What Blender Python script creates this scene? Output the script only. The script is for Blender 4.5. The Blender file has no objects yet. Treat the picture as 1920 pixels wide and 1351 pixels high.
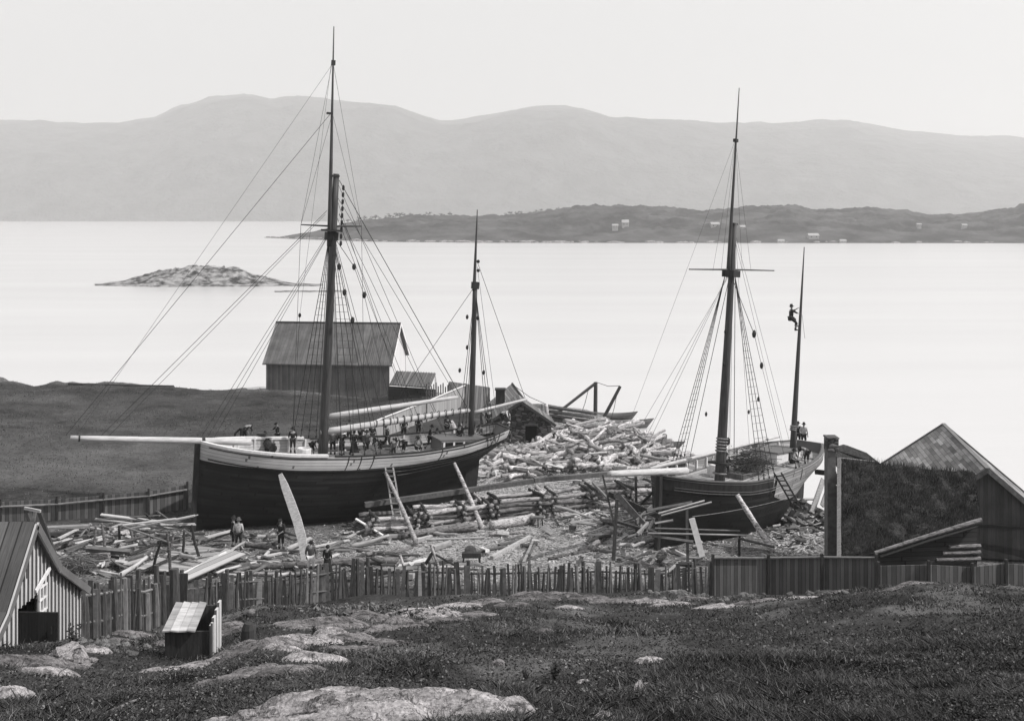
import bpy, math, random
import numpy as np
from mathutils import Vector, Matrix
R = math.radians
sc = bpy.context.scene
COL = sc.collection
# ------------------------------------------------------------------ camera
F = 2059.0; CX = 960.0; HY = 400.0; CZ = 20.0       # focal length in pixels, horizon row, eye height
cam_d = bpy.data.cameras.new('camera'); cam = bpy.data.objects.new('camera', cam_d); COL.objects.link(cam)
cam_d.sensor_width = 36; cam_d.lens = 36*F/1920; cam_d.shift_y = -(675.5-HY)/1920
cam_d.clip_start = 0.5; cam_d.clip_end = 60000
cam.location = (0, 0, CZ); cam.rotation_euler = (R(90), 0, 0)
sc.camera = cam
sc.view_settings.view_transform = 'Standard'; sc.view_settings.look = 'None'
sc.view_settings.exposure = 0.0; sc.view_settings.gamma = 1.0
sc.cycles.max_bounces = 6; sc.cycles.volume_bounces = 1; sc.cycles.diffuse_bounces = 3
sc.cycles.use_denoising = True
# ------------------------------------------------------------------ sky and sun (a pale overcast-bright sky, all in grey as on the plate)
SUN_EL, SUN_AZ = R(46), R(104)                        # azimuth clockwise from +Y: the sun stands to the right
wd = bpy.data.worlds.new('World'); sc.world = wd; wd.use_nodes = True
nt = wd.node_tree; nt.nodes.clear()
wo = nt.nodes.new('ShaderNodeOutputWorld'); bg = nt.nodes.new('ShaderNodeBackground')
sky = nt.nodes.new('ShaderNodeTexSky'); sky.sky_type = 'NISHITA'; sky.sun_disc = False
sky.sun_elevation = SUN_EL; sky.sun_rotation = SUN_AZ; sky.air_density = 1.0; sky.dust_density = 3.0
bw = nt.nodes.new('ShaderNodeRGBToBW'); pw = nt.nodes.new('ShaderNodeMath'); pw.operation = 'POWER'; pw.inputs[1].default_value = 0.16
ml = nt.nodes.new('ShaderNodeMath'); ml.operation = 'MULTIPLY'; ml.inputs[1].default_value = 6.15
nt.links.new(sky.outputs[0], bw.inputs[0]); nt.links.new(bw.outputs[0], pw.inputs[0]); nt.links.new(pw.outputs[0], ml.inputs[0])
nt.links.new(ml.outputs[0], bg.inputs[0]); bg.inputs[1].default_value = 0.1
nt.links.new(bg.outputs[0], wo.inputs[0])
sd = bpy.data.lights.new('sun', 'SUN'); sd.energy = 4.7; sd.angle = R(1.0); sd.color = (1, .985, .97)
sun = bpy.data.objects.new('sun', sd); COL.objects.link(sun)
sv = Vector((math.sin(SUN_AZ)*math.cos(SUN_EL), math.cos(SUN_AZ)*math.cos(SUN_EL), math.sin(SUN_EL)))
sun.rotation_euler = sv.to_track_quat('Z', 'Y').to_euler(); sun.location = (60, 10, 60)

rnd = random.Random(7); nr = np.random.default_rng(7)
# ------------------------------------------------------------------ noise
def _h(ix, iy, s):
    n = (ix.astype(np.int64)*374761393 + iy.astype(np.int64)*668265263 + s*974634777) & 0xffffffff
    n = ((n ^ (n >> 13))*1274126177) & 0xffffffff
    return ((n ^ (n >> 16)) & 0xffff)/65535.0
def vnoise(x, y, s=0):
    x = np.asarray(x, float); y = np.asarray(y, float)
    ix = np.floor(x); iy = np.floor(y); fx = x-ix; fy = y-iy
    fx = fx*fx*(3-2*fx); fy = fy*fy*(3-2*fy)
    a = _h(ix, iy, s); b = _h(ix+1, iy, s); c = _h(ix, iy+1, s); d = _h(ix+1, iy+1, s)
    return (a*(1-fx)+b*fx)*(1-fy)+(c*(1-fx)+d*fx)*fy
def fbm(x, y, s=0, o=4):
    t = 0; a = .5
    for i in range(o):
        t = t + a*(vnoise(x, y, s+i)-.5); x = x*2.03; y = y*2.03; a *= .5
    return t*2
def sst(a, b, x):
    t = np.clip((x-a)/(b-a), 0, 1); return t*t*(3-2*t)
# ------------------------------------------------------------------ the ground as a height function
SHX = [-200,-60,-30,-20,-12,-5,0,5,9,13,17,21,26,40,80,200]
SHD = [130,122,120,118,116,112,110,107,100,89,80,69,65,62,60,58]
def ground(X, Y):
    X = np.asarray(X, float); Y = np.asarray(Y, float)
    Ys = np.maximum(Y, 1.0); u = X/Ys
    hill = 18.8-.33*Y
    hill = hill - .55*sst(-.22, -.30, u)*sst(12, 20, Y)
    hill = hill + 1.0*sst(.12, .40, u)*np.exp(-((Y-38)/8.5)**2)
    hill = hill + .45*np.exp(-((Y-48)/3.0)**2)*sst(-.25, -.1, u)
    hill = hill + fbm(X*.16, Y*.16, 3)*.55 + fbm(X*.7, Y*.7, 9)*.16
    yard = 1.6 + fbm(X*.12, Y*.12, 21)*.25 + fbm(X*.9, Y*.9, 5)*.05
    mead = sst(-8, -16, X)*sst(66, 76, Y)
    yard = yard + mead*(fbm(X*.05, Y*.05, 31)*1.1 + .1 + .6*sst(-34, -52, X)-.5*sst(-40,-26,X)*sst(95,110,Y))
    k = .5
    m = np.maximum(hill, yard)+k*np.exp(-np.abs(hill-yard)/k)*.3
    sh = np.interp(X, SHX, SHD) + fbm(X*.2, Y*0, 41)*3
    m = m+fbm(X*.45, Y*.45, 88, 3)*.35*sst(106, 114, Y)*sst(-14, -20, X)
    s = sst(-2.0-4*sst(6,12,X), 5.0, Y-sh)
    return m*(1-s)+(-3.0)*s
def gz(x, y): return float(ground(x, y))
def P(px, py, D): return Vector(((px-CX)*D/F, D, CZ-(py-HY)*D/F))
def G(px, py, h=0.0, d0=5.0):
    """the place on the ground (plus h) that the photo shows at this pixel"""
    D = np.geomspace(d0, 130, 260)
    for k in range(2):
        X = (px-CX)*D/F; Z = CZ-(py-HY)*D/F; hit = np.nonzero(Z <= ground(X, D)+h)[0]
        if not len(hit): return P(px, py, 110.0)
        i = int(hit[0]); d = float(D[i])
        if k == 0: D = np.linspace(D[max(i-1, 0)], D[i], 24)
    return P(px, py, d)
# ------------------------------------------------------------------ materials, all grey
def newmat(name):
    m = bpy.data.materials.new(name); m.use_nodes = True
    n = m.node_tree; b = n.nodes['Principled BSDF']; return m, n, b
def nd(n, t, **kw):
    x = n.nodes.new(t)
    for k, v in kw.items(): setattr(x, k, v)
    return x
def grey(v): return (v, v*.985, v*.99, 1)
def ramp(n, lo, hi, p0=.3, p1=.7):
    r = nd(n, 'ShaderNodeValToRGB'); r.color_ramp.elements[0].position = p0; r.color_ramp.elements[1].position = p1
    r.color_ramp.elements[0].color = grey(lo); r.color_ramp.elements[1].color = grey(hi); return r
def mathn(n, op, a, b=None):
    x = nd(n, 'ShaderNodeMath', operation=op)
    for i, v in enumerate((a, b)):
        if v is None: continue
        if isinstance(v, (int, float)): x.inputs[i].default_value = v
        else: n.links.new(v, x.inputs[i])
    return x.outputs[0]
def mixmul(n, c, f):
    x = nd(n, 'ShaderNodeMixRGB', blend_type='MULTIPLY'); x.inputs[0].default_value = 1
    n.links.new(c, x.inputs[1]); n.links.new(f, x.inputs[2]); return x.outputs[0]
def noise(n, coord, scale, det=5, rough=.6):
    t = nd(n, 'ShaderNodeTexNoise'); t.inputs['Scale'].default_value = scale; t.inputs['Detail'].default_value = det
    t.inputs['Roughness'].default_value = rough; n.links.new(coord, t.inputs['Vector']); return t.outputs['Fac']
def bump(n, b, h, s=.4, d=.05):
    x = nd(n, 'ShaderNodeBump'); x.inputs['Strength'].default_value = s; x.inputs['Distance'].default_value = d
    n.links.new(h, x.inputs['Height']); n.links.new(x.outputs[0], b.inputs['Normal'])
def mat_noise(name, lo, hi, scale=3, rough=.9, bs=.4, bd=.05, stretch=(1,1,1), coord='Object', objvar=0.0, p0=.3, p1=.7, det=6):
    m, n, b = newmat(name); tc = nd(n, 'ShaderNodeTexCoord'); mp = nd(n, 'ShaderNodeMapping'); mp.inputs['Scale'].default_value = stretch
    n.links.new(tc.outputs[coord], mp.inputs[0]); f = noise(n, mp.outputs[0], scale, det); r = ramp(n, lo, hi, p0, p1); n.links.new(f, r.inputs[0])
    c = r.outputs[0]
    if objvar:
        oi = nd(n, 'ShaderNodeObjectInfo'); mr = nd(n, 'ShaderNodeMapRange'); mr.inputs[3].default_value = 1-objvar; mr.inputs[4].default_value = 1+objvar*.6
        n.links.new(oi.outputs['Random'], mr.inputs[0]); c = mixmul(n, c, mr.outputs[0])
    n.links.new(c, b.inputs['Base Color']); b.inputs['Roughness'].default_value = rough
    if 'Specular IOR Level' in b.inputs: b.inputs['Specular IOR Level'].default_value = .25
    if bs: bump(n, b, f, bs, bd)
    return m
def mat_plank(name, base, var=.3, seam=.25, sw=.08, butt=.0, grain=.3, rough=.85, patch=0.0):
    """boards: UV v counts boards, u runs along them in metres"""
    m, n, b = newmat(name); uv = nd(n, 'ShaderNodeUVMap'); sp = nd(n, 'ShaderNodeSeparateXYZ'); n.links.new(uv.outputs[0], sp.inputs[0])
    U, V = sp.outputs[0], sp.outputs[1]
    fl = mathn(n, 'FLOOR', V); fr = mathn(n, 'FRACT', V)
    cb = nd(n, 'ShaderNodeCombineXYZ'); n.links.new(fl, cb.inputs[0])
    if butt:
        wn0 = nd(n, 'ShaderNodeTexWhiteNoise', noise_dimensions='1D'); n.links.new(fl, wn0.inputs['W'])
        uo = mathn(n, 'ADD', mathn(n, 'MULTIPLY', U, 1.0/butt), mathn(n, 'MULTIPLY', wn0.outputs['Value'], 7.0))
        n.links.new(mathn(n, 'FLOOR', uo), cb.inputs[1]); fu = mathn(n, 'FRACT', uo)
    wn = nd(n, 'ShaderNodeTexWhiteNoise', noise_dimensions='3D'); n.links.new(cb.outputs[0], wn.inputs['Vector'])
    mr = nd(n, 'ShaderNodeMapRange'); mr.inputs[3].default_value = 1-var; mr.inputs[4].default_value = 1+var; n.links.new(wn.outputs['Value'], mr.inputs[0])
    e = mathn(n, 'ABSOLUTE', mathn(n, 'SUBTRACT', fr, .5)); sm = mathn(n, 'GREATER_THAN', e, .5-sw/2)
    if butt: sm = mathn(n, 'MAXIMUM', sm, mathn(n, 'GREATER_THAN', fu, 1-.02))
    sf = nd(n, 'ShaderNodeMapRange'); sf.inputs[3].default_value = 1; sf.inputs[4].default_value = seam; n.links.new(sm, sf.inputs[0])
    cg = nd(n, 'ShaderNodeCombineXYZ'); n.links.new(mathn(n, 'MULTIPLY', U, 1.2), cg.inputs[0]); n.links.new(mathn(n, 'MULTIPLY', V, 9.0), cg.inputs[1])
    gn = noise(n, cg.outputs[0], 1.0, 4, .7); gr = nd(n, 'ShaderNodeMapRange'); gr.inputs[1].default_value = .25; gr.inputs[2].default_value = .75
    gr.inputs[3].default_value = 1-grain; gr.inputs[4].default_value = 1+grain*.7; n.links.new(gn, gr.inputs[0])
    c0 = nd(n, 'ShaderNodeRGB'); c0.outputs[0].default_value = grey(base)
    c = mixmul(n, c0.outputs[0], mr.outputs[0]); c = mixmul(n, c, sf.outputs[0]); c = mixmul(n, c, gr.outputs[0])
    if patch:
        cp = nd(n, 'ShaderNodeCombineXYZ'); n.links.new(mathn(n, 'MULTIPLY', U, .5), cp.inputs[0]); n.links.new(mathn(n, 'MULTIPLY', V, .12), cp.inputs[1])
        pn = noise(n, cp.outputs[0], 1.3, 4, .6); pr = nd(n, 'ShaderNodeMapRange'); pr.inputs[1].default_value = .3; pr.inputs[2].default_value = .7
        pr.inputs[3].default_value = 1-patch; pr.inputs[4].default_value = 1+patch; n.links.new(pn, pr.inputs[0]); c = mixmul(n, c, pr.outputs[0])
    n.links.new(c, b.inputs['Base Color']); b.inputs['Roughness'].default_value = rough; b.inputs['Specular IOR Level'].default_value = .25
    bump(n, b, mathn(n, 'SUBTRACT', gn, mathn(n, 'MULTIPLY', sm, 1.0)), .5, .02)
    return m
M = {}
M['ropes'] = mat_noise('rope', .02, .05, 8, .9, 0)
M['tar'] = mat_plank('tarred_planking', .011, .7, .25, .10, 5.0, .6, .6, .5)
M['tarwood'] = mat_noise('tarred_wood', .012, .035, 6, .7, .3, .02, (1,1,.2))
M['mast'] = mat_noise('oiled_mast', .025, .08, 5, .55, .3, .01, (3,3,.2))
M['strake'] = mat_plank('pale_painted_strakes', .46, .16, .3, .10, 6.0, .12, .7, .15)
M['barestrake'] = mat_plank('bare_stern_planking', .36, .3, .2, .10, 4.0, .2, .7, .15)
M['white'] = mat_noise('white_paint', .6, .78, 6, .6, .2, .01)
M['spar'] = mat_noise('pale_spar_wood', .36, .62, 4, .6, .2, .01, (.4,3,3))
M['deck'] = mat_plank('deck_planking', .32, .3, .35, .10, 5.0, .2, .85, .3)
M['freshwood'] = mat_noise('fresh_sawn_wood', .26, .55, 3, .8, .3, .01, (.5,4,4), objvar=.4)
M['greywood'] = mat_noise('weathered_wood', .10, .22, 4, .9, .4, .02, (1,4,1), objvar=.4)
M['darkwood'] = mat_noise('dark_old_wood', .03, .07, 4, .9, .4, .02, (4,4,.6), objvar=.4)
M['log'] = mat_noise('debarked_log', .22, .68, 3.0, .85, .6, .03, (.8,5,5), objvar=.42, p0=.28, p1=.6)
M['oldlog'] = mat_noise('grey_log', .08, .26, 2.6, .9, .6, .03, (.8,5,5), objvar=.4)
M['logend'] = mat_noise('log_end', .12, .3, 6, .9, .3, .01)
M['picket'] = mat_noise('weathered_picket', .03, .10, 7, .95, .4, .02, (3,3,.5))
M['fencewall'] = mat_plank('fence_boards', .13, .4, .3, .12, 0, .4, .95, .2)
M['palefence'] = mat_plank('pale_boards', .36, .2, .35, .10, 0, .2, .9)
M['boatwall'] = mat_plank('boathouse_boards', .14, .25, .5, .10, 0, .35, .9, .25)
M['boatroof'] = mat_plank('boathouse_roof', .12, .15, .6, .08, 0, .3, .9, .35)
M['roofboards'] = mat_plank('board_roof', .17, .35, .3, .14, 0, .3, .9)
M['slate'] = mat_plank('weathered_shingles', .24, .5, .22, .09, 1.7, .4, .9, .35)
M['barnwall'] = mat_plank('barn_boards', .085, .25, .5, .08, 0, .4, .95, .3)
M['logwall'] = mat_plank('log_wall', .055, .35, .25, .14, 3.5, .4, .95, .3)
M['shedwall'] = mat_plank('pale_shed_boards', .52, .15, .25, .08, 0, .25, .9, .2)
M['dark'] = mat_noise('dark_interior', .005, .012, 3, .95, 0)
M['door'] = mat_plank('dark_door', .03, .15, .5, .06, 0, .3, .9)
M['turf'] = mat_noise('turf', .018, .06, 7, 1, 1, .12, det=10)
M['grassm'] = mat_noise('grass_blades', .012, .09, 1.3, 1, 0, p0=.35, p1=.65)
M['grassp'] = mat_noise('dry_grass_blades', .08, .22, .5, 1, 0)
M['leaf'] = mat_noise('leaves', .02, .06, 3, 1, 0)
M['stone'] = mat_noise('loose_stone', .05, .22, 4, .95, .8, .05, objvar=.4, det=9)
M['chips'] = mat_noise('wood_chips', .14, .58, 3, .95, 0)
M['cloth_dark'] = mat_noise('dark_cloth', .012, .03, 12, 1, .3, .01)
M['cloth_mid'] = mat_noise('mid_cloth', .06, .12, 12, 1, .3, .01)
M['cloth_pale'] = mat_noise('pale_cloth', .32, .5, 12, 1, .3, .01)
M['cloth_white'] = mat_noise('white_cloth', .55, .75, 12, 1, .3, .01)
M['skin'] = mat_noise('skin', .22, .30, 12, .7, 0)
M['iron'] = mat_noise('iron', .02, .04, 12, .5, .2, .01)
M['glass'] = mat_noise('window_glass', .01, .02, 2, .15, 0)
# bedrock: strata running up to the right
def mat_rock(name, lo, hi):
    m, n, b = newmat(name); tc = nd(n, 'ShaderNodeTexCoord'); mp = nd(n, 'ShaderNodeMapping')
    mp.inputs['Rotation'].default_value = (0, 0, R(20)); mp.inputs['Scale'].default_value = (.35, 2.6, 2.6)
    n.links.new(tc.outputs['Object'], mp.inputs[0]); a = noise(n, mp.outputs[0], 2.4, 10, .7); c = noise(n, tc.outputs['Object'], 7, 10, .7)
    f = mathn(n, 'ADD', mathn(n, 'MULTIPLY', a, .65), mathn(n, 'MULTIPLY', c, .35)); r = ramp(n, lo, hi, .38, .60); n.links.new(f, r.inputs[0])
    wob = nd(n, 'ShaderNodeVectorMath', operation='ADD'); n.links.new(mp.outputs[0], wob.inputs[0]); n.links.new(mathn(n, 'MULTIPLY', c, .9), wob.inputs[1])
    mp3 = nd(n, 'ShaderNodeMapping'); mp3.inputs['Scale'].default_value = (.8, 1.6, 1.6); n.links.new(wob.outputs[0], mp3.inputs[0]); vo = nd(n, 'ShaderNodeTexVoronoi', feature='DISTANCE_TO_EDGE'); vo.inputs['Scale'].default_value = 1.5; n.links.new(mp3.outputs[0], vo.inputs['Vector'])
    cr = ramp(n, .12, 1, .0, .05); n.links.new(vo.outputs['Distance'], cr.inputs[0]); sp_ = noise(n, tc.outputs['Object'], 38, 8, .8); sr = ramp(n, .45, 1.1, .38, .58); n.links.new(sp_, sr.inputs[0])
    n.links.new(mixmul(n, mixmul(n, r.outputs[0], cr.outputs[0]), sr.outputs[0]), b.inputs['Base Color']); b.inputs['Roughness'].default_value = .95; b.inputs['Specular IOR Level'].default_value = .2
    bump(n, b, f, .9, .12); return m
M['rock'] = mat_rock('bedrock', .05, .32)
M['rock_pale'] = mat_rock('pale_bedrock', .12, .62)
def mat_stonewall(name):
    m, n, b = newmat(name); tc = nd(n, 'ShaderNodeTexCoord'); mp = nd(n, 'ShaderNodeMapping'); mp.inputs['Scale'].default_value = (1.6, 1.6, 3.4)
    n.links.new(tc.outputs['Object'], mp.inputs[0]); v = nd(n, 'ShaderNodeTexVoronoi'); v.inputs['Scale'].default_value = 1.4; n.links.new(mp.outputs[0], v.inputs['Vector'])
    v2 = nd(n, 'ShaderNodeTexVoronoi', feature='DISTANCE_TO_EDGE'); v2.inputs['Scale'].default_value = 1.4; n.links.new(mp.outputs[0], v2.inputs['Vector'])
    bwn = nd(n, 'ShaderNodeRGBToBW'); n.links.new(v.outputs['Color'], bwn.inputs[0]); r = ramp(n, .03, .17, .2, .8); n.links.new(bwn.outputs[0], r.inputs[0])
    e = ramp(n, .15, 1, .02, .12); n.links.new(v2.outputs['Distance'], e.inputs[0]); n.links.new(mixmul(n, r.outputs[0], e.outputs[0]), b.inputs['Base Color'])
    b.inputs['Roughness'].default_value = .95; bump(n, b, v2.outputs['Distance'], .8, .1); return m
def mat_bark(name, lo, hi, spot):
    m, n, b = newmat(name); tc = nd(n, 'ShaderNodeTexCoord'); mp = nd(n, 'ShaderNodeMapping'); mp.inputs['Scale'].default_value = (.9, 5, 5); oi = nd(n, 'ShaderNodeObjectInfo')
    ad = nd(n, 'ShaderNodeVectorMath', operation='ADD'); n.links.new(tc.outputs['Object'], ad.inputs[0]); n.links.new(mathn(n, 'MULTIPLY', oi.outputs['Random'], 40.0), ad.inputs[1]); n.links.new(ad.outputs[0], mp.inputs[0])
    f = noise(n, mp.outputs[0], 3, 7, .65); r = ramp(n, lo, hi, .34, .62); n.links.new(f, r.inputs[0]); mp2 = nd(n, 'ShaderNodeMapping'); mp2.inputs['Scale'].default_value = (3, 6, 6); n.links.new(ad.outputs[0], mp2.inputs[0])
    g = noise(n, mp2.outputs[0], 1.6, 6, .7); r2 = ramp(n, spot, 1, .38, .50); n.links.new(g, r2.inputs[0]); mr = nd(n, 'ShaderNodeMapRange'); mr.inputs[3].default_value = .5; mr.inputs[4].default_value = 1.25; n.links.new(oi.outputs['Random'], mr.inputs[0])
    n.links.new(mixmul(n, mixmul(n, r.outputs[0], r2.outputs[0]), mr.outputs[0]), b.inputs['Base Color']); b.inputs['Roughness'].default_value = .9; b.inputs['Specular IOR Level'].default_value = .2; bump(n, b, g, .8, .05); return m
M['log'] = mat_bark('debarked_log', .26, .66, .30); M['oldlog'] = mat_bark('grey_log', .09, .26, .35)
M['stonewall'] = mat_stonewall('dry_stone_wall')
# ------------------------------------------------------------------ mesh builder
class MB:
    def __init__(s): s.v = []; s.f = []; s.uv = []; s.mi = []
    def add(s, vs, fs, uvs=None, mi=0):
        o = len(s.v); s.v += [tuple(map(float, v)) for v in vs]
        for k, f in enumerate(fs):
            s.f.append([i+o for i in f]); s.mi.append(mi)
            s.uv.append([tuple(uvs[i]) for i in f] if uvs is not None else [(0, 0)]*len(f))
    def box(s, c, size, mtx=None, mi=0):
        hx, hy, hz = size[0]/2, size[1]/2, size[2]/2; c = Vector(c)
        vs = [Vector((x*hx, y*hy, z*hz)) for x in (-1, 1) for y in (-1, 1) for z in (-1, 1)]
        if mtx is not None: vs = [mtx @ v for v in vs]
        vs = [v+c for v in vs]
        s.add(vs, [(0,1,3,2),(4,6,7,5),(0,4,5,1),(2,3,7,6),(0,2,6,4),(1,5,7,3)], mi=mi)
    def bar(s, a, b, w, h, up=(0,0,1), jit=0, taper=1.0, mi=0):
        """a board or squared timber from a to b: w across, h along up"""
        a = Vector(a); b = Vector(b); d = (b-a); L = d.length; d = d/L if L else Vector((1,0,0)); up = Vector(up)
        sd_ = d.cross(up)
        if sd_.length < 1e-4: sd_ = d.cross(Vector((1,0,0)))
        sd_.normalize(); u = sd_.cross(d).normalized(); vs = []
        for p, k in ((a, 1.0), (b, taper)):
            for i, j in ((-1,-1),(1,-1),(1,1),(-1,1)):
                vs.append(p+sd_*(w/2*i*k)+u*(h/2*j*k))
        uv = [(0,0),(0,1),(0,1),(0,0),(L,0),(L,1),(L,1),(L,0)]
        s.add(vs, [(3,2,1,0),(4,5,6,7),(0,1,5,4),(1,2,6,5),(2,3,7,6),(3,0,4,7)], uv, mi)
    def tube(s, pts, rad, n=6, cap=True, mi=0):
        pts = [Vector(p) for p in pts]; m = len(pts)
        if isinstance(rad, (int, float)): rad = [rad]*m
        vs = []; uvs = []; prev = None; L = 0
        for i, p in enumerate(pts):
            t = (pts[min(i+1, m-1)]-pts[max(i-1, 0)]);
            t = t.normalized() if t.length > 1e-9 else Vector((0,0,1))
            if prev is None:
                a = Vector((0,0,1)) if abs(t.z) < .9 else Vector((1,0,0)); x = t.cross(a).normalized()
            else:
                x = prev-t*prev.dot(t); x.normalize()
            prev = x; y = t.cross(x)
            if i: L += (p-pts[i-1]).length
            for k in range(n):
                an = 2*math.pi*k/n; vs.append(p+(x*math.cos(an)+y*math.sin(an))*rad[i]); uvs.append((L, k*4.0/n))
        fs = [(i*n+k, i*n+(k+1) % n, (i+1)*n+(k+1) % n, (i+1)*n+k) for i in range(m-1) for k in range(n)]
        if cap: fs += [tuple(range(n))[::-1], tuple((m-1)*n+k for k in range(n))]
        s.add(vs, fs, uvs, mi)
    def grid(s, rows, uvs=None, mi=0, closed=False):
        m = len(rows); n = len(rows[0]); vs = [v for r in rows for v in r]
        uv = [u for r in uvs for u in r] if uvs else None
        fs = [(i*n+j, i*n+j+1, (i+1)*n+j+1, (i+1)*n+j) for i in range(m-1) for j in range(n-1)]
        s.add(vs, fs, uv, mi)
    def slab(s, poly, thick, ud=None, vd=None, pwid=.2, mi=0):
        """a flat panel with real thickness; boards run along ud and are pwid wide"""
        poly = [Vector(p) for p in poly]; t = Vector(thick); n = len(poly)
        ud = Vector(ud).normalized() if ud is not None else (poly[1]-poly[0]).normalized()
        nn = (poly[1]-poly[0]).cross(poly[2]-poly[0]).normalized()
        vd = Vector(vd).normalized() if vd is not None else nn.cross(ud).normalized()
        vs = poly+[p+t for p in poly]; uv = [((p-poly[0]).dot(ud), (p-poly[0]).dot(vd)/pwid+50.02) for p in vs]
        fs = [tuple(range(n)), tuple(range(2*n-1, n-1, -1))]+[(i, n+i, n+(i+1) % n, (i+1) % n) for i in range(n)]
        s.add(vs, fs, uv, mi)
    def lathe(s, c, prof, n=10, mi=0, axis=None):
        c = Vector(c); rows = []
        q = Vector(axis).to_track_quat('Z', 'Y') if axis is not None else None
        for r, z in prof:
            row = [Vector((r*math.cos(2*math.pi*k/n), r*math.sin(2*math.pi*k/n), z)) for k in range(n+1)]
            if q: row = [q @ v for v in row]
            rows.append([c+v for v in row])
        s.grid(rows, mi=mi)
    def ball(s, c, r, n=8, sq=(1,1,1), mi=0):
        c = Vector(c); rows = []
        for i in range(n//2+1):
            a = math.pi*i/(n//2); rows.append([c+Vector((sq[0]*r*math.sin(a)*math.cos(2*math.pi*k/n), sq[1]*r*math.sin(a)*math.sin(2*math.pi*k/n), sq[2]*r*math.cos(a))) for k in range(n+1)])
        s.grid(rows, mi=mi)
    def mesh(s, name, mats, smooth=False, org=(0,0,0)):
        me = bpy.data.meshes.new(name); o = Vector(org)
        me.from_pydata([(v[0]-o.x, v[1]-o.y, v[2]-o.z) for v in s.v], [], s.f)
        uvl = me.uv_layers.new(name='UVMap'); flat = [c for f in s.uv for p in f for c in p]
        if len(flat) == len(uvl.data)*2: uvl.data.foreach_set('uv', flat)
        for m in (mats if isinstance(mats, (list, tuple)) else [mats]): me.materials.append(m)
        me.polygons.foreach_set('material_index', s.mi)
        if smooth: me.polygons.foreach_set('use_smooth', [True]*len(me.polygons))
        me.update(); return me
    def build(s, name, mats, parent=None, smooth=False, base=None):
        """link as ONE mesh object. Under a parent the vertices are in the parent's frame (unrotated: world minus its location if base)"""
        org = base if base is not None else (0,0,0)
        if parent is None and base is None and s.v:
            a = np.array(s.v); org = (float((a[:,0].min()+a[:,0].max())/2), float((a[:,1].min()+a[:,1].max())/2), float(a[:,2].min()))
        me = s.mesh(name, mats, smooth, org); o = bpy.data.objects.new(name, me); COL.objects.link(o)
        if parent is not None: o.parent = parent
        else: o.location = org
        return o
def tag(o, label=None, cat=None, group=None, kind=None):
    if label: o['label'] = label
    if cat: o['category'] = cat
    if group: o['group'] = group
    if kind: o['kind'] = kind
    return o
def empty(name, loc, label, cat, group=None, rz=0):
    o = bpy.data.objects.new(name, None); COL.objects.link(o); o.location = loc; o.rotation_euler = (0,0,rz); o.empty_display_size = .3
    return tag(o, label, cat, group)
def part(mb, name, mat, root, smooth=False, label=None):
    """mb holds world coordinates; root is unrotated. Works for sub-parts too (their parent sits at the root's origin)"""
    top = root
    while top.parent: top = top.parent
    o = mb.build(name, mat, root, smooth, base=tuple(top.location))
    if label: o['label'] = label
    return o
def grid_obj(name, X, Y, Z, mats, mi=None, smooth=True, uv=None):
    """a sheet from 2-D arrays of coordinates"""
    r, c = X.shape; me = bpy.data.meshes.new(name)
    me.vertices.add(r*c); me.vertices.foreach_set('co', np.stack([X, Y, Z], -1).astype(np.float32).ravel())
    i = np.arange(r-1)[:, None]*c+np.arange(c-1)[None]; q = np.stack([i, i+1, i+c+1, i+c], -1).reshape(-1, 4)
    me.loops.add(q.size); me.loops.foreach_set('vertex_index', q.ravel().astype(np.int32))
    me.polygons.add(len(q)); me.polygons.foreach_set('loop_start', (np.arange(len(q))*4).astype(np.int32)); me.polygons.foreach_set('loop_total', np.full(len(q), 4, np.int32))
    me.polygons.foreach_set('use_smooth', [smooth]*len(q))
    for m in (mats if isinstance(mats, (list, tuple)) else [mats]): me.materials.append(m)
    me.update(calc_edges=True); me.validate(); o = bpy.data.objects.new(name, me); COL.objects.link(o); return o
def soup(name, V, nper, mats, mi=None):
    """many small loose faces of nper corners each"""
    me = bpy.data.meshes.new(name); V = np.asarray(V, np.float32).reshape(-1, 3); nf = len(V)//nper
    me.vertices.add(len(V)); me.vertices.foreach_set('co', V.ravel()); me.loops.add(len(V)); me.loops.foreach_set('vertex_index', np.arange(len(V), dtype=np.int32))
    me.polygons.add(nf); me.polygons.foreach_set('loop_start', (np.arange(nf)*nper).astype(np.int32)); me.polygons.foreach_set('loop_total', np.full(nf, nper, np.int32))
    for m in (mats if isinstance(mats, (list, tuple)) else [mats]): me.materials.append(m)
    if mi is not None: me.polygons.foreach_set('material_index', np.asarray(mi, np.int32))
    me.update(calc_edges=True); me.validate(); o = bpy.data.objects.new(name, me); COL.objects.link(o); return o
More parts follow.
